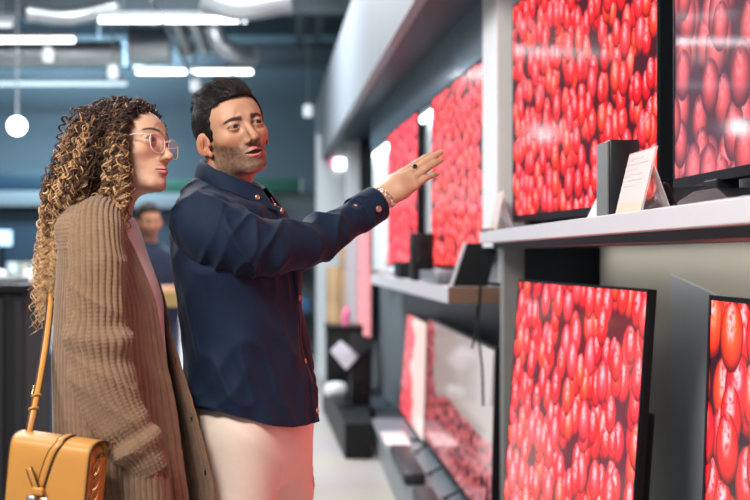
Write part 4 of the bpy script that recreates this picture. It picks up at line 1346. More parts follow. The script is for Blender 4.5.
struct('trim_5', strip_(LX, 0.16, 0.20, 4.86, 11.0, 0.0, 1.25), M_GREYW)                             # grey back panel, lower
struct('trim_21', MB().box((0.830, 4.78, 0), (0.915, 4.86, 1.40), 0.003), mat('post_shade_grey', (0.21, 0.215, 0.215), rough=0.55, var=0.05))  # lower post, its grey holds the shade under the shelf
struct('trim_6', MB().prism([(0.806, 4.78, 1.401), (0.915, 4.78, 1.401), (0.915, 5.10, 1.401), (0.797, 5.10, 1.401)], (0, 0, 1.071)), mat('post_grey', (0.78, 0.80, 0.81), rough=0.5, var=0.03))                   # post between the bays
struct('trim_7', MB().box((1.26, 0.5, 1.45), (1.30, 4.86, 2.472)), M_WHITEW)                         # upper back panel of the first bay
struct('trim_8', MB().box((1.15, 0.5, 0.0), (1.19, 4.52, 1.40)), M_BEIGE)                            # lower back panel of the first bay
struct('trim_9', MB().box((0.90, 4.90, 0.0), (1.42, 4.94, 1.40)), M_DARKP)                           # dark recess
struct('trim_10', MB().prism([(1.144, 3.66, 1.308), (1.144, 3.28, 1.259), (1.144, 2.9, 1.21), (1.144, 2.9, 0.45), (1.144, 3.66, 0.45)], (0.006, 0, 0)), mat('wall_light_patch', (0.42, 0.46, 0.52), rough=0.5, var=0.05))  # thin sheet coloured as the patch of light and shade on the wall
struct('trim_11', MB().box((0.49, 11.4, 0), (0.62, 11.75, 2.47), 0.005), mat('grey_column', (0.40, 0.42, 0.45), rough=0.5, var=0.05))
struct('trim_12', MB().box((0.62, 11.5, 0), (1.0, 11.6, 2.47)), M_DARKP)
struct('trim_13', MB().box((0.24, 13.6, 0), (1.42, 13.75, 2.75)), M_WHITEW)
struct('trim_14', MB().box((0.62, 9.5, 1.25), (0.84, 9.56, 2.4)), M_WHITEW)

def thing(name, label, cat, parts, group=None, base=None):
    """parts: list of (name, MB, material) built in world space under one Empty"""
    e = empty(name, base if base is not None else (0, 0, 0), label, cat, group)
    for pn, mb, m in parts:
        if base is not None: bmesh.ops.translate(mb.bm, verts=mb.bm.verts, vec=-Vector(base))
        mb.build(pn, m, e, smooth='auto')
    return e

def B(lo, hi, bev=0.0): return MB().box(lo, hi, bev)

# strip lights that wash the white panel behind the screens
M_LED = emit_mat('cool_led', (0.80, 0.93, 1.0), 8.0)
M_TUBE = emit_mat('white_tube', (0.93, 0.97, 1.0), 4.5)
M_HOUSE = mat('grey_housing', (0.30, 0.32, 0.34), rough=0.5)
for i, (y0, y1) in enumerate(((5.115, 5.15), (6.66, 7.04), (8.62, 9.5))):
    p0 = np.array((LX(y0) + 0.02, y0, 2.165)); p1 = np.array((LX(y1) + 0.02, y1, 2.165))
    lab = ('cool strip light under the header by the white post', 'cool strip light under the header between the two upper screens of the second bay', 'cool strip light under the far end of the glossy header')[i]
    thing('strip_light', lab, 'light', [('housing', MB().tube([p0 + (0, 0, .03), p1 + (0, 0, .03)], 0.022, 8), M_HOUSE), ('diffuser', MB().tube([p0, p1], 0.020, 10), M_LED)], 'strip lights under the header')

# ------------------------------------------------------------------ first bay: shelf, screens, goods
SHZ = CAMZ + 0.099
sh = empty('display_shelf', (0.732, 3.1, SHZ), 'long white display shelf carrying the two near upper screens', 'shelf')
def rel(mb, o): bmesh.ops.translate(mb.bm, verts=mb.bm.verts, vec=-o.location); return mb
rel(B((0.732, 1.2, SHZ - 0.044), (1.26, 4.76, SHZ), 0.002), sh).build('shelf_board', M_SHELF, sh)
rel(B((0.775, 1.25, SHZ - 0.066), (1.00, 4.70, SHZ - 0.0445)), sh).build('under_frame', M_DARKP, sh)
rel(MB().prism([(0.730, 4.765, SHZ + 0.001), (0.730, 4.60, SHZ + 0.001), (0.80, 4.765, SHZ + 0.001)], (0, 0, 0.0012)), sh).build('end_veneer', mat('pale_wood', (0.55, 0.42, 0.28), rough=0.5, var=0.1, nscale=40), sh)

S1 = tomato_mat('picture_upper', 13.0, 6.6, 1.35, 0.0, wash=0.03, washc=(1.0, 0.10, 0.17), pink=0.35, rough=0.10, spec=0.22)
TL1 = at(514, 7, 4.66); TR1 = np.array((1.01, 3.34, TL1[2]))
make_tv('large bright television of red tomatoes on the white shelf, behind the small grey speaker', TL1, TR1 - TL1, np.linalg.norm(TR1 - TL1), 0.81, S1, th=0.045, bez=0.006, bot=0.026, vents=True, bulge=False,
        stand=lambda e, M, W, H, bot, base: [B((-0.06, -0.30 + q, SHZ - base[2] + 0.001), (0.20, -0.22 + q, SHZ - base[2] + 0.045), 0.006).build('foot', M_TVBACK, e) for q in (-0.25, 0.78)], group='tomato screens')
S0 = tomato_mat('picture_upper_near', 9.0, 5.0, 0.62, 3.3, wash=0.36, washc=(0.36, 0.13, 0.20), sat=0.9, pink=1.0, rough=0.06, spec=0.22)  # wash lays the washed-out reflection on the glass into the picture colour
TL0 = np.array((0.9985, 3.15, CAMZ + 0.205 + 0.83))
def stand0(e, M, W, H, bot, base):
    z = SHZ - base[2] + 0.001
    c = Vector((0.035, 0.44, 0))
    b = MB()
    b.prism([(c.x - 0.13, c.y - 0.34, z), (c.x - 0.13, c.y + 0.20, z), (c.x - 0.115, c.y + 0.20, z + 0.008), (c.x - 0.06, c.y + 0.10, z + 0.062), (c.x - 0.06, c.y - 0.06, z + 0.062), (c.x - 0.115, c.y - 0.34, z + 0.008)], (0.18, 0, 0))
    b.build('stand_base', M_TVBACK, e)
    B((c.x - 0.055, c.y - 0.045, z + 0.06), (c.x + 0.0, c.y + 0.045, 0.004), 0.004).build('stand_neck', M_TVBACK, e)
make_tv('nearest television on the white shelf, pale pink tomatoes, black wedge stand', TL0, (0.016, -1, 0), 1.45, 0.83, S0, th=0.035, bez=0.007, bot=0.024, stand=stand0, bulge=False, group='tomato screens')

sp = thing('speaker', 'small upright dark grey speaker standing on the white shelf', 'speaker', [
    ('cabinet', B((0.782, 2.985, SHZ + 0.001), (0.858, 3.10, SHZ + 0.194), 0.006), mat('black_cabinet', (0.006, 0.008, 0.010), rough=0.35, var=0.1)),
    ('grille', B((0.7775, 2.990, SHZ + 0.006), (0.7825, 3.095, SHZ + 0.189), 0.002), mat('grey_grille', (0.17, 0.18, 0.19), rough=0.8, var=0.15, nscale=300, bump=0.6, bscale=900)),
    ('base', B((0.788, 2.99, SHZ), (0.852, 3.095, SHZ + 0.004)), M_TVBACK)])

m, nt, b = new_mat('acrylic')
b.inputs['Base Color'].default_value = (0.86, 0.80, 0.80, 1); b.inputs['Roughness'].default_value = 0.08; b.inputs['Alpha'].default_value = 0.42
tc = N(nt, 'ShaderNodeTexCoord'); no = N(nt, 'ShaderNodeTexNoise', i_Scale=30.0); nt.links.new(tc.outputs['Object'], no.inputs['Vector'])
mr = N(nt, 'ShaderNodeMapRange'); mr.inputs['To Min'].default_value = 0.05; mr.inputs['To Max'].default_value = 0.12; nt.links.new(no.outputs['Fac'], mr.inputs['Value']); nt.links.new(mr.outputs[0], b.inputs['Roughness'])
M_ACRYL = m
M_PRINT = mat('grey_print', (0.56, 0.50, 0.49), rough=0.7)
M_CARD = mat('pale_card', (0.74, 0.66, 0.64), rough=0.6, var=0.02, alpha=0.72)
M_BAND = mat('beige_band', (0.55, 0.46, 0.36), rough=0.6, var=0.03)

def sign(label, X, Y0, Y1, z, lean, h, lines=True, card=True):
    """acrylic L stand facing the aisle and leaning back, with a printed card"""
    e = empty('sign_holder', (X, (Y0 + Y1) / 2, z), label, 'sign', 'acrylic sign holders')
    w = (Y1 - Y0) / 2
    sl = lambda t, o=0.0: (lean * t + o, t * h)
    p = MB(); p.prism([(0, w, 0.002), (0, -w, 0.002), (lean, -w, h), (lean, w, h)], (0.003, 0, 0)); p.build('plate', M_ACRYL, e)
    f = MB(); f.box((-0.004, -w, 0), (0.07, w, 0.003)); f.build('foot', M_ACRYL, e)
    bp = MB(); bp.prism([(0.068, w, 0.0), (0.068, -w, 0.0), (lean * 0.75, -w, h * 0.75), (lean * 0.75, w, h * 0.75)], (0.003, 0, 0)); bp.build('back_leg', M_ACRYL, e)
    if card:
        c = MB(); a0, a1 = 0.02, 0.98
        c.prism([(lean * a0 - .0012, w * .97, h * a0 + .002), (lean * a0 - .0012, -w * .97, h * a0 + .002), (lean * a1 - .0012, -w * .97, h * a1), (lean * a1 - .0012, w * .97, h * a1)], (0.0008, 0, 0)); co = c.build('card', M_CARD, e)
        b1 = MB(); a1 = 0.20; b1.prism([(lean * .03 - .0018, w * .96, h * .03), (lean * .03 - .0018, -w * .96, h * .03), (lean * a1 - .0018, -w * .96, h * a1), (lean * a1 - .0018, w * .96, h * a1)], (0.0005, 0, 0)); b1.build('printed_band', M_BAND, co)
        if lines:
            q = MB()
            g = random.Random(int(Y0 * 1000))
            for k in range(6):
                t = 0.88 - k * 0.085
                y0 = w * 0.80; y1 = y0 - w * (1.5 if k != 2 else 0.7) * g.uniform(0.6, 1.0)
                x = lean * t - 0.0020
                q.prism([(x, y0, h * t), (x, y1, h * t), (x + lean * 0.016, y1, h * (t + 0.016)), (x + lean * 0.016, y0, h * (t + 0.016))], (0.0004, 0, 0))
            q.build('printed_lines', M_PRINT, co)
    return e
sign('acrylic sign with a pale card leaning beside the grey speaker, nearest of the signs', 0.780, 2.705, 2.925, SHZ, 0.036, 0.152)
sign('small acrylic sign half hidden behind the grey speaker', 0.800, 3.125, 3.30, SHZ, 0.050, 0.105, lines=False)
sign('acrylic sign leaning at the far end of the white shelf by the post', 0.765, 4.56, 4.72, SHZ, 0.030, 0.155, lines=False)
tag(B((0.728, 4.60, SHZ + 0.0025), (0.80, 4.75, SHZ + 0.010), 0.001).build('price_card', mat('maroon_card', (0.16, 0.02, 0.035), rough=0.5)), 'flat maroon card lying on the far corner of the white shelf', 'card')
M_CABLE = mat('black_rubber', (0.008, 0.008, 0.010), rough=0.45)
for i, pts in enumerate(([(0.875, 2.98, SHZ + .006), (0.880, 2.92, SHZ + .06), (0.885, 2.86, SHZ + .075), (0.890, 2.80, SHZ + .02), (0.890, 2.74, SHZ + .006)],
                         [(0.885, 3.24, SHZ + .006), (0.89, 3.19, SHZ + .07), (0.895, 3.15, SHZ + .075), (0.90, 3.11, SHZ + .02), (0.90, 3.09, SHZ + .006)],
                         [(1.19, 3.05, SHZ + .10), (1.195, 2.98, SHZ + .065), (1.20, 2.88, SHZ + .055), (1.20, 2.75, SHZ + .075), (1.21, 2.6, SHZ + .09)])):
    tag(MB().tube(spline(np.array(pts), 30), 0.0032, 8).build('cable', M_CABLE, smooth=True), ('black cable looping beside the leaning acrylic sign', 'black cable arching behind the wedge stand', 'black cable hanging behind the nearest upper television')[i], 'cable', 'loose cables on the white shelf')

thing('shelf_light', 'slim strip light fixed under the white shelf against the beige wall', 'light', [('housing', B((1.04, 1.5, 1.402), (1.10, 4.45, 1.414), .003), M_HOUSE), ('diffuser', B((1.05, 1.52, 1.398), (1.09, 4.43, 1.4025)), emit_mat('warm_led', (1.0, 0.93, 0.82), 4.2))])
# lower screens of the first bay, standing on a plinth
pl = empty('display_plinth', (0.95, 2.8, 0), 'grey display plinth under the two leaning lower screens', 'plinth')
rel(B((0.70, 0.9, 0.0), (1.145, 4.48, 0.36), 0.006), pl).build('plinth_body', M_GREYW, pl)
S7 = tomato_mat('picture_lower', 10.0, 6.0, 1.75, 1.9, wash=0.05, washc=(1.0, 0.12, 0.16), pink=0.6, rough=0.10, spec=0.25)
TL7 = at(520, 282, 4.46); TR7 = at(648, 291.5, 3.165); TR7[2] = TL7[2]
make_tv('lower television below the white shelf leaning back, crowded bright tomatoes', TL7, TR7 - TL7, np.linalg.norm(TR7 - TL7), 0.84, S7, tilt=4.0, th=0.022, bez=0.009, bot=0.016, group='tomato screens', vents=False, stand=feet(0.361, depth=0.2))
S8 = tomato_mat('picture_lower_near', 7.2, 4.2, 1.7, 5.1, wash=0.0, washc=(1.0, 0.2, 0.3), pink=0.15, rough=0.10)
TL8 = np.array((1.005, 2.89, CAMZ - 0.104))
make_tv('nearest lower television at the right edge, large dark red tomatoes', TL8, (0.010, -1, 0), 1.32, 0.80, S8, tilt=2.0, th=0.022, bez=0.012, bot=0.016, group='tomato screens', stand=feet(0.361, depth=0.2))

# ------------------------------------------------------------------ second bay
SX = lambda Y: 0.65 - 0.02 * (Y - 5.1)
SZ2 = CAMZ - 0.127
s2 = empty('display_shelf', (0.65, 7.0, SZ2), 'long pale shelf with a walnut end in the second bay', 'shelf')
rel(strip_(SX, 0, 0.012, 5.105, 9.0, SZ2 - 0.07, SZ2), s2).build('front_edge', M_SHELF, s2)
rel(strip_(SX, 0.012, 0.36, 5.115, 9.0, SZ2 - 0.069, SZ2 - 0.0005), s2).build('shelf_board', M_SHELF, s2)
rel(B((0.652, 5.10, SZ2 - 0.07), (0.99, 5.114, SZ2 - 0.001)), s2).build('end_panel', M_WALNUT, s2)
S2 = tomato_mat('picture_second_bay', 11.0, 9.5, 1.25, 7.7, wash=0.04, washc=(1.0, 0.45, 0.42), pink=0.9, rough=0.14)
S3 = tomato_mat('picture_second_bay_far', 12.0, 9.0, 1.35, 9.1, wash=0.08, washc=(1.0, 0.14, 0.26), pink=0.7, rough=0.14)
d2 = np.array((0.0458, -1, 0))
TL2 = np.array((LX(6.58), 6.58, 2.215))
def mount(e, M, W, H, bot, base):
    b = MB(); b.box((W * .35, -H * .7, -0.050), (W * .65, -H * .3, -0.011), 0.004, M=M); b.build('wall_mount', M_TVBACK, e)
make_tv('tall upper television in the second bay, nearer one, soft orange and pink tomatoes', TL2, d2, 1.42, 0.895, S2, th=0.012, bez=0.007, bot=0.02, bulge=False, group='tomato screens', stand=mount)
TL3 = np.array((LX(8.52), 8.52, 2.215))
make_tv('farther upper television in the second bay behind the raised hand, deep pink tomatoes', TL3, d2, 1.40, 0.90, S3, th=0.012, bez=0.007, bot=0.02, bulge=False, group='tomato screens', stand=mount)

w_ = MB(); w_.prism([(0.674, 5.16, SZ2 + .001), (0.822, 5.16, SZ2 + .001), (0.868, 5.16, SZ2 + 0.187), (0.736, 5.16, SZ2 + 0.187)], (0, -0.035, 0))
f_ = MB(); f_.prism([(0.662, 5.158, SZ2 + .001), (0.673, 5.158, SZ2 + .001), (0.735, 5.158, SZ2 + 0.189), (0.724, 5.158, SZ2 + 0.189)], (0, -0.033, 0))
thing('slanted_display', 'black slanted display block with a pale front on the walnut end of the shelf', 'display', [('body', w_, M_TVBACK), ('front_plate', f_, M_SHELF)])
def cone_speaker(label, lo, hi, face=True):
    lo = np.array(lo); hi = np.array(hi); c = (lo + hi) / 2; w = hi - lo
    parts = [('cabinet', B(tuple(lo), tuple(hi), 0.006), M_TVBACK)]
    for nm, zz, r in (('woofer', lo[2] + w[2] * .36, min(w[0] * .36, w[2] * .24)), ('tweeter', lo[2] + w[2] * .78, min(w[0] * .2, w[2] * .12))):
        q = Matrix.Translation((c[0], lo[1], zz)) @ Matrix.Rotation(math.pi / 2, 4, 'X')
        k = MB(); k.lathe([(r, 0.0), (r * 1.0, 0.008), (r * .90, 0.009), (r * .82, 0.002), (r * .35, -0.012), (r * .3, -0.006), (0, -0.002)], 28, q)
        parts.append((nm, k, M_BEZEL))
    return thing('speaker', label, 'speaker', parts)
cone_speaker('black bookshelf speaker between the two upper screens of the second bay', (0.628, 6.40, SZ2 + .001), (0.742, 6.60, SZ2 + 0.255))
thing('receiver', 'flat grey audio receiver on the pale shelf beside the bookshelf speaker', 'receiver', [('case', B((0.655, 5.50, SZ2 + .006), (0.83, 6.25, SZ2 + 0.060), 0.004), mat('grey_metal', (0.14, 0.16, 0.19), rough=0.35, metal=0.4)),
      ('front_panel', B((0.649, 5.50, SZ2 + .006), (0.656, 6.25, SZ2 + 0.060), 0.002), mat('silver_panel', (0.40, 0.42, 0.46), rough=0.3, metal=0.6)), ('foot', B((0.68, 5.55, SZ2), (0.72, 5.60, SZ2 + .006)), M_TVBACK), ('foot', B((0.68, 6.15, SZ2), (0.72, 6.20, SZ2 + .006)), M_TVBACK)])
thing('console', 'small black box under the far upper screen of the second bay', 'console', [('case', B((0.620, 7.05, SZ2 + .001), (0.685, 7.45, SZ2 + 0.10), 0.005), M_TVBACK), ('front_panel', B((0.614, 7.06, SZ2 + .004), (0.621, 7.44, SZ2 + 0.095)), M_BEZEL)])
sign('grey acrylic sign at the far end of the pale shelf', 0.585, 8.05, 8.35, SZ2, 0.04, 0.17, lines=False)
for i, pts in enumerate(([(0.770, 5.085, SZ2 - .075), (0.772, 5.085, SZ2 - .16), (0.785, 5.08, SZ2 - .28), (0.79, 5.06, SZ2 - .36), (0.792, 5.05, SZ2 - .5)],
                         [(0.786, 5.085, SZ2 + .002), (0.784, 5.09, SZ2 - .03), (0.780, 5.09, SZ2 - .10), (0.764, 5.088, SZ2 - .20), (0.750, 5.085, SZ2 - .26)])):
    tag(MB().tube(spline(np.array(pts), 30), 0.005, 8).build('cable', M_CABLE, smooth=True), ('dark cable looping below the walnut shelf end', 'dark cable running down behind the black slanted display')[i], 'cable')

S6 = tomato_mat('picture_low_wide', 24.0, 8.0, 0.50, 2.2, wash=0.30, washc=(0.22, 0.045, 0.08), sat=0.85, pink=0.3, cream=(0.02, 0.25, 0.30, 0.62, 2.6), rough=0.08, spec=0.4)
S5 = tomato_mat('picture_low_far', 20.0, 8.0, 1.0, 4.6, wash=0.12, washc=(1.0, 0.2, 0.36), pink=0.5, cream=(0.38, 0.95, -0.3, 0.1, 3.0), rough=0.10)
make_tv('wide low screen at the platform with a painted cream reflection over a maroon picture', (0.817, 7.36, CAMZ - 0.383), (0, -1, 0), 2.47, 0.72, S6, tilt=1.5, th=0.03, bez=0.012, bot=0.02, group='tomato screens', stand=feet(0.181, (0.06, 0.35, 0.62, 0.93), depth=0.20))
make_tv('far low screen on the platform, deep pink tomatoes and a painted cream reflection', (0.818, 9.84, CAMZ - 0.415), (0, -1, 0), 2.40, 0.735, S5, tilt=1.5, th=0.03, bez=0.012, bot=0.02, group='tomato screens', stand=feet(0.181, (0.1, 0.9), depth=0.2))
pf = empty('display_platform', (0.7, 7, 0), 'low grey platform carrying the sound bars and low screens', 'platform')
rel(B((0.56, 4.95, 0.0), (0.985, 8.75, 0.165), 0.004), pf).build('platform_body', mat('platform_grey', (0.25, 0.27, 0.29), rough=0.45, var=0.04), pf)
rel(B((0.55, 4.95, 0.165), (0.985, 8.77, 0.18), 0.004), pf).build('platform_top', mat('platform_top_grey', (0.16, 0.19, 0.215), rough=0.35, var=0.05), pf)
pb = empty('display_platform', (0.9, 9.8, 0), 'dark low riser under the far low screen', 'platform'); rel(B((0.605, 8.79, 0.0), (0.86, 10.9, 0.18), 0.004), pb).build('platform_body', M_DARKP, pb)
def soundbar(label, lo, hi):
    return thing('sound_bar', label, 'sound bar', [('case', B(lo, hi, 0.008), mat('sound_bar_black', (0.020, 0.022, 0.028), rough=0.4)), ('grille', B((lo[0] - .004, lo[1] + .02, lo[2] + .008), (lo[0] + .002, hi[1] - .02, hi[2] - .008)), M_BEZEL)], 'sound bars on the platform')
soundbar('long black sound bar along the front of the grey platform', (0.570, 6.20, 0.181), (0.675, 7.15, 0.243))
soundbar('shorter dark sound bar nearest along the platform edge', (0.575, 5.1, 0.181), (0.67, 5.85, 0.24))
thing('label_plate', 'pale round cornered plate lying on the far end of the platform', 'plate', [('plate', B((0.565, 7.45, 0.181), (0.725, 8.0, 0.196), 0.006), mat('blush_plate', (0.80, 0.68, 0.68), rough=0.3))])

# bay beyond: riser, cabinets, cartons
rs = empty('display_riser', (0.42, 9.3, 0), 'black riser on the floor past the platform', 'riser')
mb = MB(); mb.prism([(0.335, 8.08, 0.0), (0.51, 8.08, 0.0), (0.545, 8.8, 0.0), (0.585, 10.7, 0.0), (0.245, 10.7, 0.0)], (0, 0, 0.235)); rel(mb, rs).build('riser_body', M_TVBACK, rs)
cone_speaker('black subwoofer cabinet standing on the black riser', (0.43, 9.12, 0.236), (0.575, 9.42, 0.66))
thing('cabinet', 'black cabinet at the back of the riser in front of the cartons', 'cabinet', [('body', B((0.27, 10.15, 0.236), (0.575, 10.65, 0.75), 0.006), M_TVBACK), ('top', B((0.26, 10.13, 0.751), (0.58, 10.66, 0.775), 0.003), M_BEZEL)])
mb = MB(); mb.lathe([(0, 0), (0.085, 0), (0.10, 0.02), (0.10, 0.06), (0.075, 0.10), (0, 0.115)], 28, Matrix.Translation((0.33, 9.75, 0.236)))
thing('robot_vacuum', 'white rounded device on the left of the black riser', 'device', [('shell', mb, mat('gloss_white', (0.72, 0.74, 0.74), rough=0.2))])
# tilted price sign, screen and pink bottle on a stand
def quadbox(pts, n):
    mb = MB(); mb.prism([tuple(p) for p in pts], tuple(n)); return mb
pz = [at(330, 351, 9.0), at(340, 341, 9.05), at(358.5, 356, 9.0), at(346, 370, 8.95)]
qz = [at(351, 333, 9.05), at(374, 338, 9.05), at(370, 347, 9.0), at(360, 356, 8.97), at(349, 345, 9.0)]
thing('price_stand', 'tilted grey price card and small dark screen on a stand by the subwoofer', 'sign', [('price_card', quadbox(pz, (0.004, 0.012, 0.004)), mat('lilac_card', (0.42, 0.43, 0.50), rough=0.5)),
      ('small_screen', quadbox(qz, (0.006, 0.02, 0.0)), M_BEZEL), ('post', MB().tube([at(351, 352, 9.02), np.array((0.385, 8.98, 0.24))], 0.012, 8), M_TVBACK), ('post_base', MB().lathe([(0, 0), (0.06, 0), (0.06, 0.012), (0, 0.014)], 20, Matrix.Translation((0.385, 8.98, 0.2355))), M_TVBACK)])
mb = MB(); mb.lathe([(0, 0), (0.034, 0.0), (0.036, 0.10), (0.028, 0.135), (0.013, 0.15), (0.013, 0.17), (0, 0.172)], 20, Matrix.Translation((0.435, 10.22, 0.776)))
thing('bottle', 'pink bottle standing on the black cabinet', 'bottle', [('body', mb, mat('pink_plastic', (0.75, 0.16, 0.30), rough=0.35))])
M_KRAFT = mat('kraft_card', (0.46, 0.29, 0.155), rough=0.8, var=0.10, nscale=8)
M_TAPE = mat('parcel_tape', (0.52, 0.38, 0.24), rough=0.3)
nc = 0
for col_, (x0, x1, zs, yy) in enumerate(((0.325, 0.445, (0.0, 0.46, 0.90, 1.26), 12.1), (0.452, 0.60, (0.0, 0.40, 0.82, 1.22, 1.46), 12.0))):
    for a_, b2 in zip(zs, zs[1:]):
        lab = ('left', 'right')[col_]; lev = {0: 'at the bottom', 1: 'second from the floor', 2: 'third from the floor', 3: 'on the very top'}[zs.index(a_)]
        thing('carton', f'brown carton {lev} of the {lab} stack behind the black cabinet', 'carton', [('box', B((x0, yy, a_ + .001), (x1, yy + 0.35, b2), 0.004), M_KRAFT), ('tape', B(((x0 + x1) / 2 - .015, yy - .001, a_ + .005), ((x0 + x1) / 2 + .015, yy + .001, b2 - .002)), M_TAPE)], 'brown cartons in two stacks')
S4 = tomato_mat('picture_far', 16.0, 8.0, 0.65, 6.0, wash=0.35, washc=(1.0, 0.45, 0.5), pink=0.8)
make_tv('farthest tall screen beyond the pale shelf, pink tomatoes under the sleeve', at(358, 222, 11.4), (0.0625, -1, 0), 1.0, 1.06, S4, th=0.035, bez=0.008, bot=0.02, group='tomato screens', bulge=False)
thing('lit_sign', 'glowing white box sign with a pink edge high on the far white wall', 'sign', [('panel', B((0.455, 13.56, 2.36), (0.565, 13.6, 2.72), 0.005), emit_mat('lightbox', (0.92, 0.98, 1.0), 3.5)), ('pink_edge', B((0.415, 13.56, 2.38), (0.454, 13.6, 2.70)), emit_mat('lightbox_pink', (1.0, 0.25, 0.45), 1.2))])

# ------------------------------------------------------------------ ceiling services and lamps
def tube_light(label, px0, px1, py, Y, joint=None, m=None, group='ceiling tube lights'):
    a = at(px0, py, Y); b2 = at(px1, py, Y)
    parts = [('housing', B((a[0] - .03, Y - .035, a[2] + .03), (b2[0] + .03, Y + .035, a[2] + .08), 0.004), M_HOUSE)]
    segs = [(a[0], b2[0])] if joint is None else [(a[0], at(joint, py, Y)[0] - .02), (at(joint, py, Y)[0] + .02, b2[0])]
    for s0, s1 in segs: parts.append(('tube', MB().tube([(s0, Y, a[2]), (s1, Y, a[2])], 0.025, 12), m or M_TUBE))
    for hx in (0.15, 0.85):
        x = a[0] + (b2[0] - a[0]) * hx
        parts.append(('hanger', MB().tube([(x, Y, a[2] + .08), (x, Y, 4.5)], 0.006, 6), M_HOUSE))
    return thing('tube_light', label, 'light', parts, group)
tube_light('bright double tube light hanging nearest the ceiling beam, above the couple', 100, 246, 20, 11.6, 163)
tube_light('bright double tube light just above the bearded man', 137, 252, 72, 14.9, 187)
tube_light('bright single tube light at the upper left', -70, 74, 40, 12.7)
tube_light('dim grey tube light in the top left corner', -60, 12, 25, 11.9, m=emit_mat('dim_tube', (0.75, 0.8, 0.85), 0.30))
tube_light('dim long tube light low over the back wall at the left', -60, 127, 84, 15.9, m=emit_mat('dim_tube_cool', (0.75, 0.85, 0.9), 0.28))
c = at(17, 126, 12.0)
mb = MB(); mb.lathe([(0, -0.09), (0.05, -0.075), (0.08, -0.04), (0.09, 0), (0.08, 0.04), (0.05, 0.075), (0, 0.09)], 24, Matrix.Translation(c))
thing('spotlight', 'dazzling white spotlight beside the curly hair at the left', 'light', [('lamp', mb, emit_mat('spot_white', (0.93, 0.97, 1.0), 6.0)), ('stem', MB().tube([c + (0, 0, .08), (c[0], c[1], 4.5)], 0.012, 8), M_HOUSE)])
for i, (px, py, Y) in enumerate(((195, 85, 14.35), (48, 55, 12.6), (113, 72, 12.9), (308, 111, 15.0))):
    c = at(px, py, Y); mb = MB(); mb.lathe([(0, -0.07), (0.045, -0.07), (0.055, -0.06), (0.055, 0.06), (0.03, 0.08), (0, 0.08)], 20, Matrix.Translation(c))
    thing('spotlight', ('small track spotlight hanging from the slanting rail', 'round white fitting under the left tube light', 'round fitting by the silver duct end', 'small round ceiling fitting right of the bearded man')[i], 'light',
          [('lamp', mb, emit_mat('fitting_glow', (0.85, 0.92, 0.96), 0.42)), ('stem', MB().tube([c + (0, 0, .07), (c[0], c[1], 4.5)], 0.010, 6), M_HOUSE)])
# ducts, beams, rail
def duct(label, pts, r, flex=False, name='vent_duct'):
    P = spline(np.array([at(*p) for p in pts]), 60)
    e = empty(name, tuple(P[0]), label, 'duct', 'ceiling ducts')
    rr = r * (1 + (0.05 * np.sin(np.arange(60) * 1.6) if flex else 0.0 * np.arange(60)))
    V, F = tube_arrays([P - P[0]], [rr], 20)
    mb = MB(); mb.add(V, F); mb.build('sleeve', M_STEEL, e, smooth='auto')
    for k in (2, 30, 57):
        t = P[k + 1] - P[k]; t /= np.linalg.norm(t)
        V, F = tube_arrays([np.array([P[k] - t * .02, P[k] + t * .02]) - P[0]], r * 1.08, 20)
        mb = MB(); mb.add(V, F); mb.build('collar', M_STEEL, e, smooth='auto')
    return e
duct('long straight silver duct across the upper left', [(-80, 54, 13.6), (20, 54, 13.6), (122, 54, 13.6)], 0.15)
duct('wide silver duct drum ending beside the hanging rail', [(130, 46, 13.9), (148, 47, 13.9), (170, 46, 13.9)], 0.22)
duct('slim silver flexible duct just right of the hanging rail', [(174, 18, 13.0), (182, 34, 13.2), (188, 52, 13.4)], 0.07, True)
duct('slim silver flexible duct beside its twin under the beam', [(190, 16, 12.5), (198, 32, 12.7), (205, 50, 13.0)], 0.07, True)
duct('bent silver flexible duct curling under the beam', [(212, 24, 12.4), (220, 44, 12.5), (236, 54, 12.6), (254, 56, 12.8)], 0.10, True)
duct('dark round duct over the double tube light', [(205, -6, 11.2), (240, 4, 11.2), (290, -4, 11.2)], 0.16)
duct('silver pipe along the top left of the ceiling', [(25, 12, 11.8), (70, 16, 12), (118, 6, 12)], 0.09, name='pipe')
M_BEAM = mat('grey_beam', (0.10, 0.135, 0.16), rough=0.6, var=0.1)
for i, (py, Y) in enumerate(((13, 12.1), (66, 15.4))):
    z = at(0, py, Y)[2]
    mb = MB(); mb.box((-5, Y - .10, z - .015), (1.4, Y + .10, z + .015)); mb.box((-5, Y - .012, z), (1.4, Y + .012, z + .26)); mb.box((-5, Y - .10, z + .25), (1.4, Y + .10, z + .28))
    o = mb.build('trim_%d' % (15 + i), M_BEAM); o['kind'] = 'structure'
for i, px in enumerate((300, 320)):
    x = at(px, 20, 13.5)[0]
    o = B((x - .05, 9, 4.05), (x + .05, 16.9, 4.15)).build('trim_%d' % (17 + i), M_BEAM); o['kind'] = 'structure'
a = at(150, -4, 11.4); b2 = at(194, 79, 14.10)
thing('lighting_rail', 'thin slanting rail crossing the two double tube lights', 'rail', [('rail', MB().tube([a, b2], 0.022, 8), M_STEEL), ('hanger', MB().tube([b2 + (0, 0, .02), (b2[0], b2[1], 4.5)], 0.008, 6), M_HOUSE)])
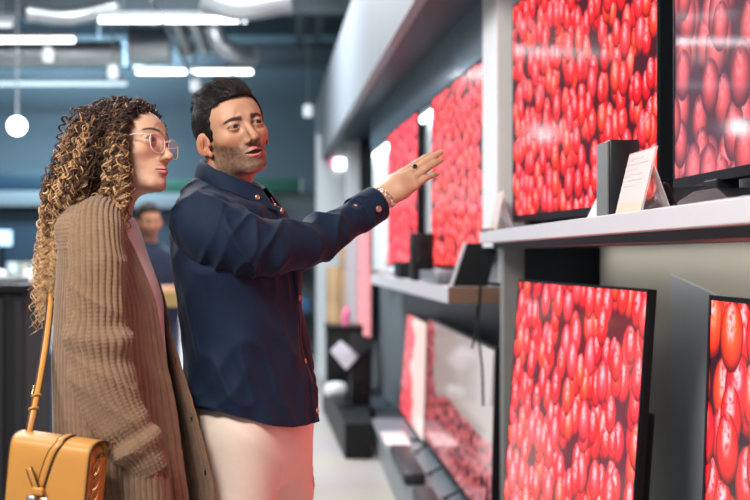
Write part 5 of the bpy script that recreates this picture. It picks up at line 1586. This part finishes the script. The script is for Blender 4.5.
# ------------------------------------------------------------------ shop floor behind the couple
M_GREEN = mat('green_band', (0.008, 0.085, 0.055), rough=0.5, var=0.08)
M_TEAL = mat('teal_band', (0.006, 0.034, 0.060), rough=0.5, var=0.08)
M_GREYB = mat('grey_band', (0.17, 0.205, 0.225), rough=0.5, var=0.04)
def band_(label, px0, px1, py0, py1, Y, m, dep=0.25):
    a = at(px0, py1, Y); b2 = at(px1, py0, Y)
    return thing('sign_board', label, 'board', [('board', B((a[0], Y, a[2]), (b2[0], Y + dep, b2[2]), 0.004), m), ('end_trim', B((b2[0], Y - .005, a[2]), (b2[0] + .03, Y + dep, b2[2])), M_HOUSE)], 'coloured boards above the back wall displays')
band_('dark green header board behind the couple on the back wall', 112, 300, 179, 192, 16.4, M_GREEN)
band_('dark teal header board left of the curly hair', -90, 107, 171, 190, 16.4, M_TEAL)
band_('pale grey header board below the teal one', -90, 107, 191, 206, 16.3, M_GREYB)
band_('pale grey header board below the green one', 112, 268, 193, 208, 16.3, M_GREYB)
# dark wall display behind, with a screen
mb = B((at(-90, 250, 16.6)[0], 16.5, 0.0), (at(268, 250, 16.6)[0], 16.7, 2.0)); o = mb.build('trim_19', mat('navy_recess', (0.012, 0.035, 0.060), rough=0.6)); o['kind'] = 'structure'
m, nt, b = new_mat('dotted_wall')
tc = N(nt, 'ShaderNodeTexCoord'); br = N(nt, 'ShaderNodeTexBrick', i_Scale=4.0); br.inputs['Color1'].default_value = (0.035, 0.055, 0.065, 1); br.inputs['Color2'].default_value = (0.055, 0.08, 0.09, 1); br.inputs['Mortar'].default_value = (0.10, 0.13, 0.14, 1)
mp = N(nt, 'ShaderNodeMapping'); mp.inputs['Rotation'].default_value = (math.pi / 2, 0, 0); nt.links.new(tc.outputs['Object'], mp.inputs[0]); nt.links.new(mp.outputs[0], br.inputs['Vector']); nt.links.new(br.outputs['Color'], b.inputs['Base Color'])
o = B((at(268, 250, 16.6)[0], 16.5, 0.0), (0.35, 16.7, 2.25)).build('trim_20', m); o['kind'] = 'structure'
M_BLUE = emit_mat('blue_screen', (0.05, 0.30, 0.55), 1.0)
for i, (px, py, w, h) in enumerate(((2, 238, .26, .20), (-26, 238, .26, .20), (62, 236, .2, .16))):
    c = at(px, py, 15.8)
    thing('monitor', ('blue lit monitor on the back counter at the left edge', 'blue lit monitor just left of the other one on the back counter', 'blue lit monitor behind the curly hair')[i], 'monitor', [('frame', B((c[0] - w / 2 - .02, 15.8, c[2] - h / 2 - .02), (c[0] + w / 2 + .02, 15.84, c[2] + h / 2 + .02), .004), M_BEZEL), ('screen', B((c[0] - w / 2, 15.796, c[2] - h / 2), (c[0] + w / 2, 15.801, c[2] + h / 2)), M_BLUE), ('stand', B((c[0] - .03, 15.81, 1.02), (c[0] + .03, 15.83, c[2] - h / 2)), M_TVBACK)], 'monitors on the back counter')
M_PLY = mat('pale_counter', (0.50, 0.42, 0.33), rough=0.5, var=0.06, nscale=12)
def counter(label, x0, x1, y0, y1, z, mtop, mbody, name='counter'):
    e = empty(name, ((x0 + x1) / 2, (y0 + y1) / 2, 0), label, 'counter')
    rel(B((x0 + .02, y0 + .02, 0.0), (x1 - .02, y1 - .02, z - .04), .004), e).build('body', mbody, e)
    rel(B((x0, y0, z - .04), (x1, y1, z), .006), e).build('worktop', mtop, e)
    return e
counter('long pale counter along the back wall', -5.2, -0.3, 15.2, 16.3, 1.02, M_PLY, M_GREYW)
counter('white display table behind the curly haired woman', -3.0, -1.95, 9.3, 10.2, 1.05, mat('white_top', (0.70, 0.72, 0.72), rough=0.35), M_WHITEW)
counter('white island between the couple, far behind', -1.25, -0.15, 11.6, 12.4, 0.95, mat('white_top'  , (0.70, 0.72, 0.72)), M_WHITEW)
# small appliances on the white table
M_APPL = mat('appliance_white', (0.74, 0.75, 0.74), rough=0.25)
M_CHROME = mat('chrome', (0.75, 0.77, 0.80), rough=0.15, metal=1.0)
M_AMBER = mat('amber_glass', (0.60, 0.36, 0.12), rough=0.2)
M_BLUEB = mat('blue_plastic', (0.03, 0.12, 0.26), rough=0.4)
def kettle(label, x, y, z, s=1.0, m=None):
    T = Matrix.Translation((x, y, z)) @ Matrix.Scale(s, 4)
    b1 = MB(); b1.lathe([(0, 0), (0.075, 0), (0.085, 0.02), (0.080, 0.12), (0.062, 0.19), (0.05, 0.205), (0, 0.215)], 24, T)
    k1 = MB(); k1.lathe([(0, 0.214), (0.012, 0.214), (0.016, 0.232), (0, 0.24)], 12, T)
    h1 = MB(); h1.tube([T @ Vector(p) for p in ((0.06, 0, 0.18), (0.115, 0, 0.17), (0.125, 0, 0.10), (0.08, 0, 0.05))], 0.010 * s, 8)
    return thing('kettle', label, 'kettle', [('body', b1, m or M_APPL), ('knob', k1, M_TVBACK), ('handle', h1, M_TVBACK)], 'kettles on the white table')
for i, (x, y, z, mm) in enumerate(((-2.80, 9.55, 1.051, M_APPL), (-2.58, 9.5, 1.051, M_CHROME), (-2.36, 9.55, 1.051, M_APPL), (-2.12, 9.6, 1.051, M_APPL))):
    kettle(('white kettle at the left end of the white table', 'shiny steel kettle between two white ones', 'white kettle right of the steel kettle', 'white kettle nearest the curly hair')[i], x, y, z, 1.0, mm)
def canister(label, x, y, z, r, h, m, group=None):
    b1 = MB(); b1.lathe([(0, 0), (r, 0), (r, h * .86), (r * .9, h * .9), (0, h * .9)], 20, Matrix.Translation((x, y, z)))
    l1 = MB(); l1.lathe([(0, h * .9), (r * .6, h * .9), (r * .6, h), (0, h)], 20, Matrix.Translation((x, y, z)))
    return thing('canister', label, 'canister', [('body', b1, m), ('lid', l1, M_TVBACK)], group)
canister('amber canister on the white table behind the shoulder', -2.24, 9.40, 1.051, 0.05, 0.15, M_AMBER)
for i, (px, col_) in enumerate(((14, M_APPL), (26, M_PLY), (38, M_APPL), (70, M_CHROME))):
    x = at(px, 250, 15.6)[0]; canister(('white canister on the pale back counter, leftmost of the row', 'tan canister on the pale back counter', 'white canister right of the tan one on the back counter', 'steel canister on the back counter behind the woman')[i], x, 15.5, 1.021, 0.07, 0.30, col_, 'canisters on the back counter')
canister('white canister on the right of the back counter, left of the cartons', at(297, 225, 16)[0], 16.0, 1.25, 0.07, 0.55, M_APPL)
thing('wall_shelf', 'narrow dark shelf on the dotted wall right of the bearded man', 'shelf', [('board', B((at(286, 0, 16.2)[0], 15.8, 1.22), (at(312, 0, 16.2)[0], 16.49, 1.249)), M_DARKP), ('board', B((at(286, 0, 16.2)[0], 15.8, 0.60), (at(312, 0, 16.2)[0], 16.49, 0.63)), M_DARKP)])
canister('pink canister on the lower board of the narrow dark shelf', at(296, 300, 16)[0], 16.0, 0.631, 0.07, 0.26, mat('pink_plastic', (0.75, 0.16, 0.30)))
canister('blue canister on the lower board beside the pink one', at(306, 300, 16)[0], 16.0, 0.631, 0.06, 0.20, M_BLUEB)
# black rack at the left edge with vertical slats
e = empty('display_rack', (-1.62, 6.3, 0), 'black slatted display rack at the left edge of the floor', 'rack')
rel(B((-2.2, 6.05, 0.02), (-1.36, 6.7, 1.18), .01), e).build('body', mat('rack_black', (0.006, 0.009, 0.012), rough=0.7), e)
rel(B((-2.22, 6.0, 1.18), (-1.33, 6.72, 1.225), .008), e).build('top_tray', M_BEZEL, e)
q = MB()
for k in range(9): q.box((-2.17 + k * 0.095, 6.02, 0.08), (-2.13 + k * 0.095, 6.05, 1.15), .004)
rel(q, e).build('slats', mat('slat_grey', (0.012, 0.017, 0.021), rough=0.65), e)
rel(B((-2.2, 6.05, 0), (-1.36, 6.7, 0.02)), e).build('base', M_TVBACK, e)
thing('tray', 'pale grey tray of papers on the black rack', 'tray', [('tray', B((-1.95, 6.15, 1.226), (-1.45, 6.55, 1.25), .004), M_GREYB), ('papers', B((-1.90, 6.2, 1.251), (-1.5, 6.5, 1.262)), M_APPL)])
thing('storage_bin', 'blue bin on the floor behind the cardigan', 'bin', [('body', B((-1.98, 8.7, 0.0), (-1.74, 9.1, 0.62), .02), M_BLUEB), ('rim', B((-2.0, 8.68, 0.62), (-1.72, 9.12, 0.65), .006), M_BLUEB)])
thing('storage_bin', 'tall cream bin beside the black rack', 'bin', [('body', B((-1.80, 7.2, 0.0), (-1.58, 7.5, 1.16), .02), mat('cream_plastic', (0.62, 0.58, 0.52), rough=0.4)), ('rim', B((-1.815, 7.19, 1.16), (-1.565, 7.51, 1.19), .006), M_APPL)])

# ------------------------------------------------------------------ shop assistant in the background
YB = 7.9
KB = YB / FPX
def bc_(px, py, dy=0.0): return at(px, py, YB + dy)
PBASE = np.array((at(152, 300, YB)[0], YB, 0.0))
AST = empty('person', PBASE, 'shop assistant in a dark blue shirt standing far behind, hands together', 'person')
HB = head_basis(22, -6, 3); OB = bc_(149, 221)
hv, hq, hc, hm = HEADM
Fb = Field(PBASE + (-0.45, -0.35, -0.02), PBASE + (0.45, 0.35, 1.62), 0.012)
c0 = PBASE
z_ = np.array((0, 0, 1.0))
ff = np.array((math.sin(math.radians(25)), -math.cos(math.radians(25)), 0)); rr_ = np.cross(ff, z_)
shR = c0 - ff * 0.0 + rr_ * 0.18 + z_ * 1.37; shL = c0 - rr_ * 0.18 + z_ * 1.37
elR = shR + rr_ * 0.06 - z_ * 0.27 + ff * 0.02; elL = shL - rr_ * 0.06 - z_ * 0.27 + ff * 0.02
hc_ = c0 + ff * 0.26 + z_ * 1.14
wrR = hc_ + rr_ * 0.06; wrL = hc_ - rr_ * 0.06
Fb.cap(c0 + z_ * 0.95, c0 + z_ * 1.25, 0.10, 0.11, 0.03); Fb.cap(shR - rr_ * .03 - z_ * .02, shL + rr_ * .03 - z_ * .02, 0.05, None, 0.04)
Fb.cap(c0 + z_ * 1.36, OB - z_ * 0.06 - ff * 0.02, 0.05, 0.05, 0.02)
for s_, e_, w_ in ((shR, elR, wrR), (shL, elL, wrL)): Fb.chain([s_, e_, w_], [0.046, 0.036, 0.026], 0.02)
for q, sg in ((rr_ * 0.09, 1), (-rr_ * 0.09, -1)):
    Fb.chain([c0 + q + z_ * 0.92, c0 + q + z_ * 0.50 + ff * 0.02, c0 + q + z_ * 0.08], [0.085, 0.055, 0.036], 0.03); Fb.chain([c0 + q + z_ * 0.045 - ff * .03, c0 + q + z_ * 0.035 + ff * 0.16], [0.038, 0.026], 0.02)
Vb, Qb = Fb.mesh()
pp = [(to_world(hv, HB, OB), hq, np.clip(hc * 1.25, 0, 0.8), hm), skin_part(Vb, Qb, SKIN_M)]
for w_, sg in ((wrR, 1), (wrL, -1)):
    Fq = Field(w_ - 0.16, w_ + 0.16, 0.005)
    hand_field(Fq, w_, ff * 0.5 - rr_ * sg * 0.75 + z_ * 0.1, ff * 0.8 + z_ * 0.5 + rr_ * sg * .3, sg, 0, curl=(0.35, 0.4, 0.42, 0.45), tscale=0.95)
    v_, q_ = Fq.mesh(); pp.append(skin_part(v_, q_, SKIN_M * 1.1))
V, Q, C, m_ = join_parts(pp)
mesh_obj('body', V - PBASE, Q, None, AST, col=C, mats=[M_SKIN, M_EYE], fmat=m_)
short_hair(HB, OB, AST, PBASE, (0.035, 0.022, 0.016), n=2500, seed=8, sides=3, h=0.004)
def rg_(z, a, b_, o=0.0): return np.concatenate([c0 + z_ * z + ff * o, ff * a, rr_ * b_])
Vs, Fs, Us = loft([rg_(0.86, .125, .185), rg_(1.0, .122, .18), rg_(1.15, .125, .19), rg_(1.30, .12, .20), rg_(1.38, .10, .17), rg_(1.42, .08, .10), rg_(1.455, .062, .064)], 60, 60, lambda th, t, P, U, V: 0.008 * fold_noise(P, (9, 9, 6)))
M_NAVY2 = mat('navy_cotton', (0.012, 0.030, 0.075), rough=0.8, var=0.15, nscale=40)
SH2 = mesh_obj('shirt', Vs - PBASE, Fs, M_NAVY2, AST)
for s_, e_, w_, q in ((shR, elR, wrR, rr_), (shL, elL, wrL, -rr_)):
    sleeve(None, [.05, .066, .062, .056, .050, .046], 'sleeve', SH2, PBASE, M_NAVY2, nf=50, M=36, disp=lambda th, t, P, U, V: 0.006 * fold_noise(P, (18, 18, 14)), pts=np.array([s_ - q * .05, s_, s_ * .5 + e_ * .5, e_, e_ * .6 + w_ * .4, e_ * .35 + w_ * .65]))
Ft = Field(PBASE + (-0.4, -0.3, 0.03), PBASE + (0.4, 0.3, 1.0), 0.012)
Ft.ell(c0 + z_ * 0.90, (0.11, 0.165, 0.11), 0.02, R=np.stack([ff, rr_, z_], axis=1))
for q in (rr_ * 0.09, -rr_ * 0.09): Ft.chain([c0 + q + z_ * 0.90, c0 + q + z_ * 0.50 + ff * .02, c0 + q + z_ * 0.10], [0.10, 0.08, 0.07], 0.02)
Vt, Qt = Ft.mesh(); mesh_obj('trousers', Vt - PBASE, Qt, M_JEAN, AST)
shoes(mat('black_leather', (0.01, 0.01, 0.012), rough=0.4), (c0 + rr_ * 0.09, c0 - rr_ * 0.09), ff, PBASE, AST)
cl = MB(); cl.box((-0.11, -0.005, -0.08), (0.11, 0.005, 0.08), 0.004)
e = empty('clipboard', tuple(hc_ + ff * 0.115 - z_ * 0.045), 'small yellow pad held by the shop assistant', 'pad'); e.rotation_euler = (0.9, 0, math.radians(25))
cl.build('pad', mat('yellow_card', (0.62, 0.46, 0.16), rough=0.6), e)

# ------------------------------------------------------------------ mustard shoulder bag
M_LEATH = mat('mustard_leather', (0.56, 0.265, 0.060), rough=0.42, var=0.05, nscale=25, bump=0.12, bscale=500, spec=0.45)
M_EDGE = mat('dark_edge_paint', (0.045, 0.022, 0.015), rough=0.5)
M_BRASS = mat('brass', (0.75, 0.50, 0.25), rough=0.25, metal=1.0)
M_CLASP = mat('pale_brass_clasp', (0.80, 0.66, 0.60), rough=0.3, metal=0.9)
BO = at(56, 488, 2.335)
bag = empty('shoulder_bag', tuple(BO), 'mustard leather shoulder bag with a knotted flap strap hanging at the cardigan', 'bag')
bag.rotation_euler = (0, math.radians(5.5), math.radians(-14))
W2, D2, H2 = 0.082, 0.040, 0.098      # half width, half depth, height above / below the middle
# body with a gusset
prof = [(-W2, -H2), (W2, -H2), (W2, H2 * .86), (W2 * .93, H2 * .94), (-W2 * .93, H2 * .94), (-W2, H2 * .86)]
mb = MB(); mb.box((-W2 + .004, -D2 + .008, -H2), (W2 - .003, D2, H2 * 0.90), 0.012, 3); mb.build('body', M_LEATH, bag, smooth='auto')
# flap: a sheet that runs over the top and down the front
ny, nxv = 46, 22
s = np.linspace(0, 1, ny)
path = spline(np.array([(D2 + .002, H2 * .35), (D2 + .003, H2 * .80), (D2 * .75, H2 * .98), (0.0, H2 * 1.03), (-D2 * .80, H2 * .98), (-D2 - .004, H2 * .80), (-D2 - .006, H2 * .2), (-D2 - .006, -H2 * .45), (-D2 - .0055, -H2 * .80)]), ny)
xw = np.linspace(-1, 1, nxv)
wid = W2 * (1.0 + 0.0 * s)
wid = np.where(s > 0.86, W2 * np.sqrt(np.clip(1 - ((s - 0.86) / 0.14) ** 2 * 0.35, 0, 1)), wid)
V = np.array([[xw[j] * wid[i], path[i, 0], path[i, 1]] for i in range(ny) for j in range(nxv)])
F = np.array([[i * nxv + j, i * nxv + j + 1, (i + 1) * nxv + j + 1, (i + 1) * nxv + j] for i in range(ny - 1) for j in range(nxv - 1)])
FL = mesh_obj('flap', V, F, M_LEATH, bag); solid(FL, 0.004, 0)
for sgn in (-1, 1):
    ed = MB(); ed.tube(np.array([[sgn * (wid[i] + .0005), path[i, 0], path[i, 1]] for i in range(8, ny)]), 0.0024, 6)
    ed.build('flap_edge', M_EDGE, FL, smooth=True)
# strap over the flap, with a knot and a tail
def ribbon(P, w, wdir, t, name, m, parent, edge=True):
    P = np.asarray(P, float); wd_ = np.asarray(wdir, float)
    if wd_.ndim == 1: wd_ = np.tile(wd_, (len(P), 1))
    A, Bq = P - wd_ * w / 2, P + wd_ * w / 2
    V, F = grid_strip(A, P, Bq); o = mesh_obj(name, V, F, m, parent); solid(o, t, 0)
    if edge:
        k = MB(); k.tube(A, t * .62, 6); k.tube(Bq, t * .62, 6); k.build(name + '_edge', M_EDGE, o, smooth=True)
    return o
xs = 0.004
sp_ = np.array([[xs + 0.020 * smoothstep(0.30, 0.60, np.array(v)) * 0 + (0.012 - 0.030 * smoothstep(0.5, 0.85, np.array(v))), 0, 0] for v in s])
pth = np.stack([sp_[:, 0], path[:, 0] - 0.004 * (s > .45) - 0.0, path[:, 1] + 0.004 * ((s > .25) & (s < .5))], axis=1)
cut = int(ny * 0.80)
ribbon(pth[14:cut], 0.014, (1, 0, 0), 0.0035, 'flap_strap', M_LEATH, bag)
kp = pth[cut - 1]
tl = spline(np.array([kp + (-0.002, -0.006, -0.002), kp + (-0.010, -0.010, 0.018), kp + (-0.022, -0.009, 0.040)]), 10)
ribbon(tl, 0.011, (0.85, 0, 0.5), 0.0035, 'strap_tail', M_LEATH, bag)
kn = MB(); kn.box(tuple(kp + (-0.012, -0.013, -0.010)), tuple(kp + (0.012, -0.001, 0.006)), 0.004, 3); kn.build('knot', M_LEATH, bag, smooth='auto')
cs = MB()
for q in (-0.014, 0.012): cs.box(tuple(kp + (q - .009, -0.010, -0.036)), tuple(kp + (q + .011, -0.003, -0.012)), 0.004, 3)
cs.build('clasp', M_CLASP, bag, smooth='auto')
# side: D ring, lacing
sd = MB()
for zz in (H2 * .55, H2 * .25, H2 * .0): sd.tube([(W2 + .004 + .006 * math.cos(a), -D2 * .35 + .010 * math.sin(a), zz + .012 * math.sin(a)) for a in np.linspace(0, 2 * math.pi, 16)], 0.0018, 6, caps=False)
sd.build('side_rings', M_BRASS, bag, smooth=True)
gs = MB(); gs.box((W2 - .004, -D2 * .15, -H2), (W2 + .003, D2, H2 * .72), 0.003); gs.build('side_tab', M_LEATH, bag, smooth='auto')
ribbon(spline(np.array([(W2 + .002, D2 * .1, H2 * .72), (W2 + .006, -D2 * .1, H2 * .80), (W2 + .020, -D2 * .2, H2 * .92), (W2 + .030, -D2 * .25, H2 * 1.10)]), 10), 0.010, (0, 1, 0), 0.003, 'lace_end', M_LEATH, bag)
# shoulder strap, in world space
Mw = bag.matrix_basis.inverted()
def loc(P): return np.array([tuple(Mw @ Vector(p)) for p in P])
P1 = spline(np.array([at(27.5, 440, 2.345), at(34, 408, 2.37), at(42, 366, 2.44), at(48, 325, 2.53), at(51.5, 285, 2.60), at(53, 255, 2.62), at(60, 226, 2.62), at(74, 206, 2.585), at(92, 199, 2.53)]), 50)
L1 = loc(P1)
wdv = np.array(Mw.to_3x3() @ Vector((0.93, 0.35, 0.05))); wdv /= np.linalg.norm(wdv)
SS = ribbon(L1, 0.0125, wdv, 0.0035, 'shoulder_strap', M_LEATH, bag)
P2 = spline(np.array([at(109, 446, 2.40), at(108, 428, 2.425), at(105, 395, 2.455), at(101, 340, 2.465), at(97, 280, 2.47)]), 24)
ribbon(loc(P2), 0.011, wdv, 0.0035, 'shoulder_strap', M_LEATH, bag)
bk = MB(); c = L1[9]; tdir = L1[10] - L1[8]; tdir /= np.linalg.norm(tdir); nrm = np.cross(wdv, tdir)
cor = [c + wdv * a * 0.0095 + tdir * b_ * 0.010 - nrm * 0.004 for a, b_ in ((-1, -1), (1, -1), (1, 1), (-1, 1), (-1, -1), (1, -1))]
bk.tube(np.array(cor), 0.0018, 8); bk.tube(np.array([c - nrm * .005, c - nrm * .005 + tdir * .012]), 0.0014, 6)
bk.build('buckle', M_BRASS, SS, smooth=True)
kp_ = MB()
for k in (6, 8): 
    c = L1[k]; kp_.tube(np.array([c + wdv * .0085 * math.cos(a) + nrm * .005 * math.sin(a) for a in np.linspace(0, 2 * math.pi, 20)]), 0.0026, 6, caps=False)
kp_.build('strap_keeper', M_LEATH, SS, smooth=True)

# ------------------------------------------------------------------ light
w = bpy.data.worlds.new('shop_ambient'); SC.world = w; w.use_nodes = True
bgn = w.node_tree.nodes['Background']; bgn.inputs[0].default_value = (0.58, 0.70, 0.82, 1); bgn.inputs[1].default_value = 0.38
def area(name, loc, tgt, sx, sy, e, c):
    l = bpy.data.lights.new(name, 'AREA'); l.shape = 'RECTANGLE'; l.size = sx; l.size_y = sy; l.energy = e; l.color = c
    o = bpy.data.objects.new(name, l); COL.objects.link(o); o.location = loc
    o.rotation_euler = (Vector(tgt) - Vector(loc)).to_track_quat('-Z', 'Y').to_euler(); o['kind'] = 'structure'
    return o
area('ceiling_lamp', (-1.2, 0.7, 3.1), (-0.2, 2.7, 1.5), 1.2, 0.7, 80, (1.0, 0.90, 0.80))
area('ceiling_lamp', (-1.9, 4.6, 3.7), (-0.3, 2.7, 1.5), 1.6, 0.6, 70, (0.95, 0.95, 1.0))
area('ceiling_lamp', (-1.2, 9.5, 4.2), (-1.2, 9.5, 0), 3.0, 2.0, 260, (0.86, 0.94, 1.0))
area('ceiling_lamp', (-3.2, 14.6, 4.2), (-3.4, 17, 2.2), 2.4, 0.8, 200, (0.60, 0.84, 1.0))
area('ceiling_lamp', (-0.2, 6.4, 4.2), (0.1, 7.6, 0), 0.8, 2.2, 55, (1.0, 0.93, 0.84))

cam = bpy.data.cameras.new('camera'); co = bpy.data.objects.new('camera', cam); COL.objects.link(co); SC.camera = co
co.location = (0, 0, CAMZ); co.rotation_euler = (math.pi / 2, 0, 0)
ZV = globals().get('ZV', (1, 375, 250))
Z, P0, P1 = ZV
cam.sensor_width = 36; cam.lens = FPX * 36 / 750 * Z
cam.shift_x = -(Z * (VPX - P0)) / 750; cam.shift_y = Z * (VPY - P1) / 750
cam.clip_start = 0.05; cam.clip_end = 60
cam.dof.use_dof = True; cam.dof.focus_distance = 2.70; cam.dof.aperture_fstop = 2.7
SC.view_settings.view_transform = 'Standard'; SC.view_settings.look = 'None'; SC.view_settings.gamma = 1; SC.view_settings.exposure = 0.75
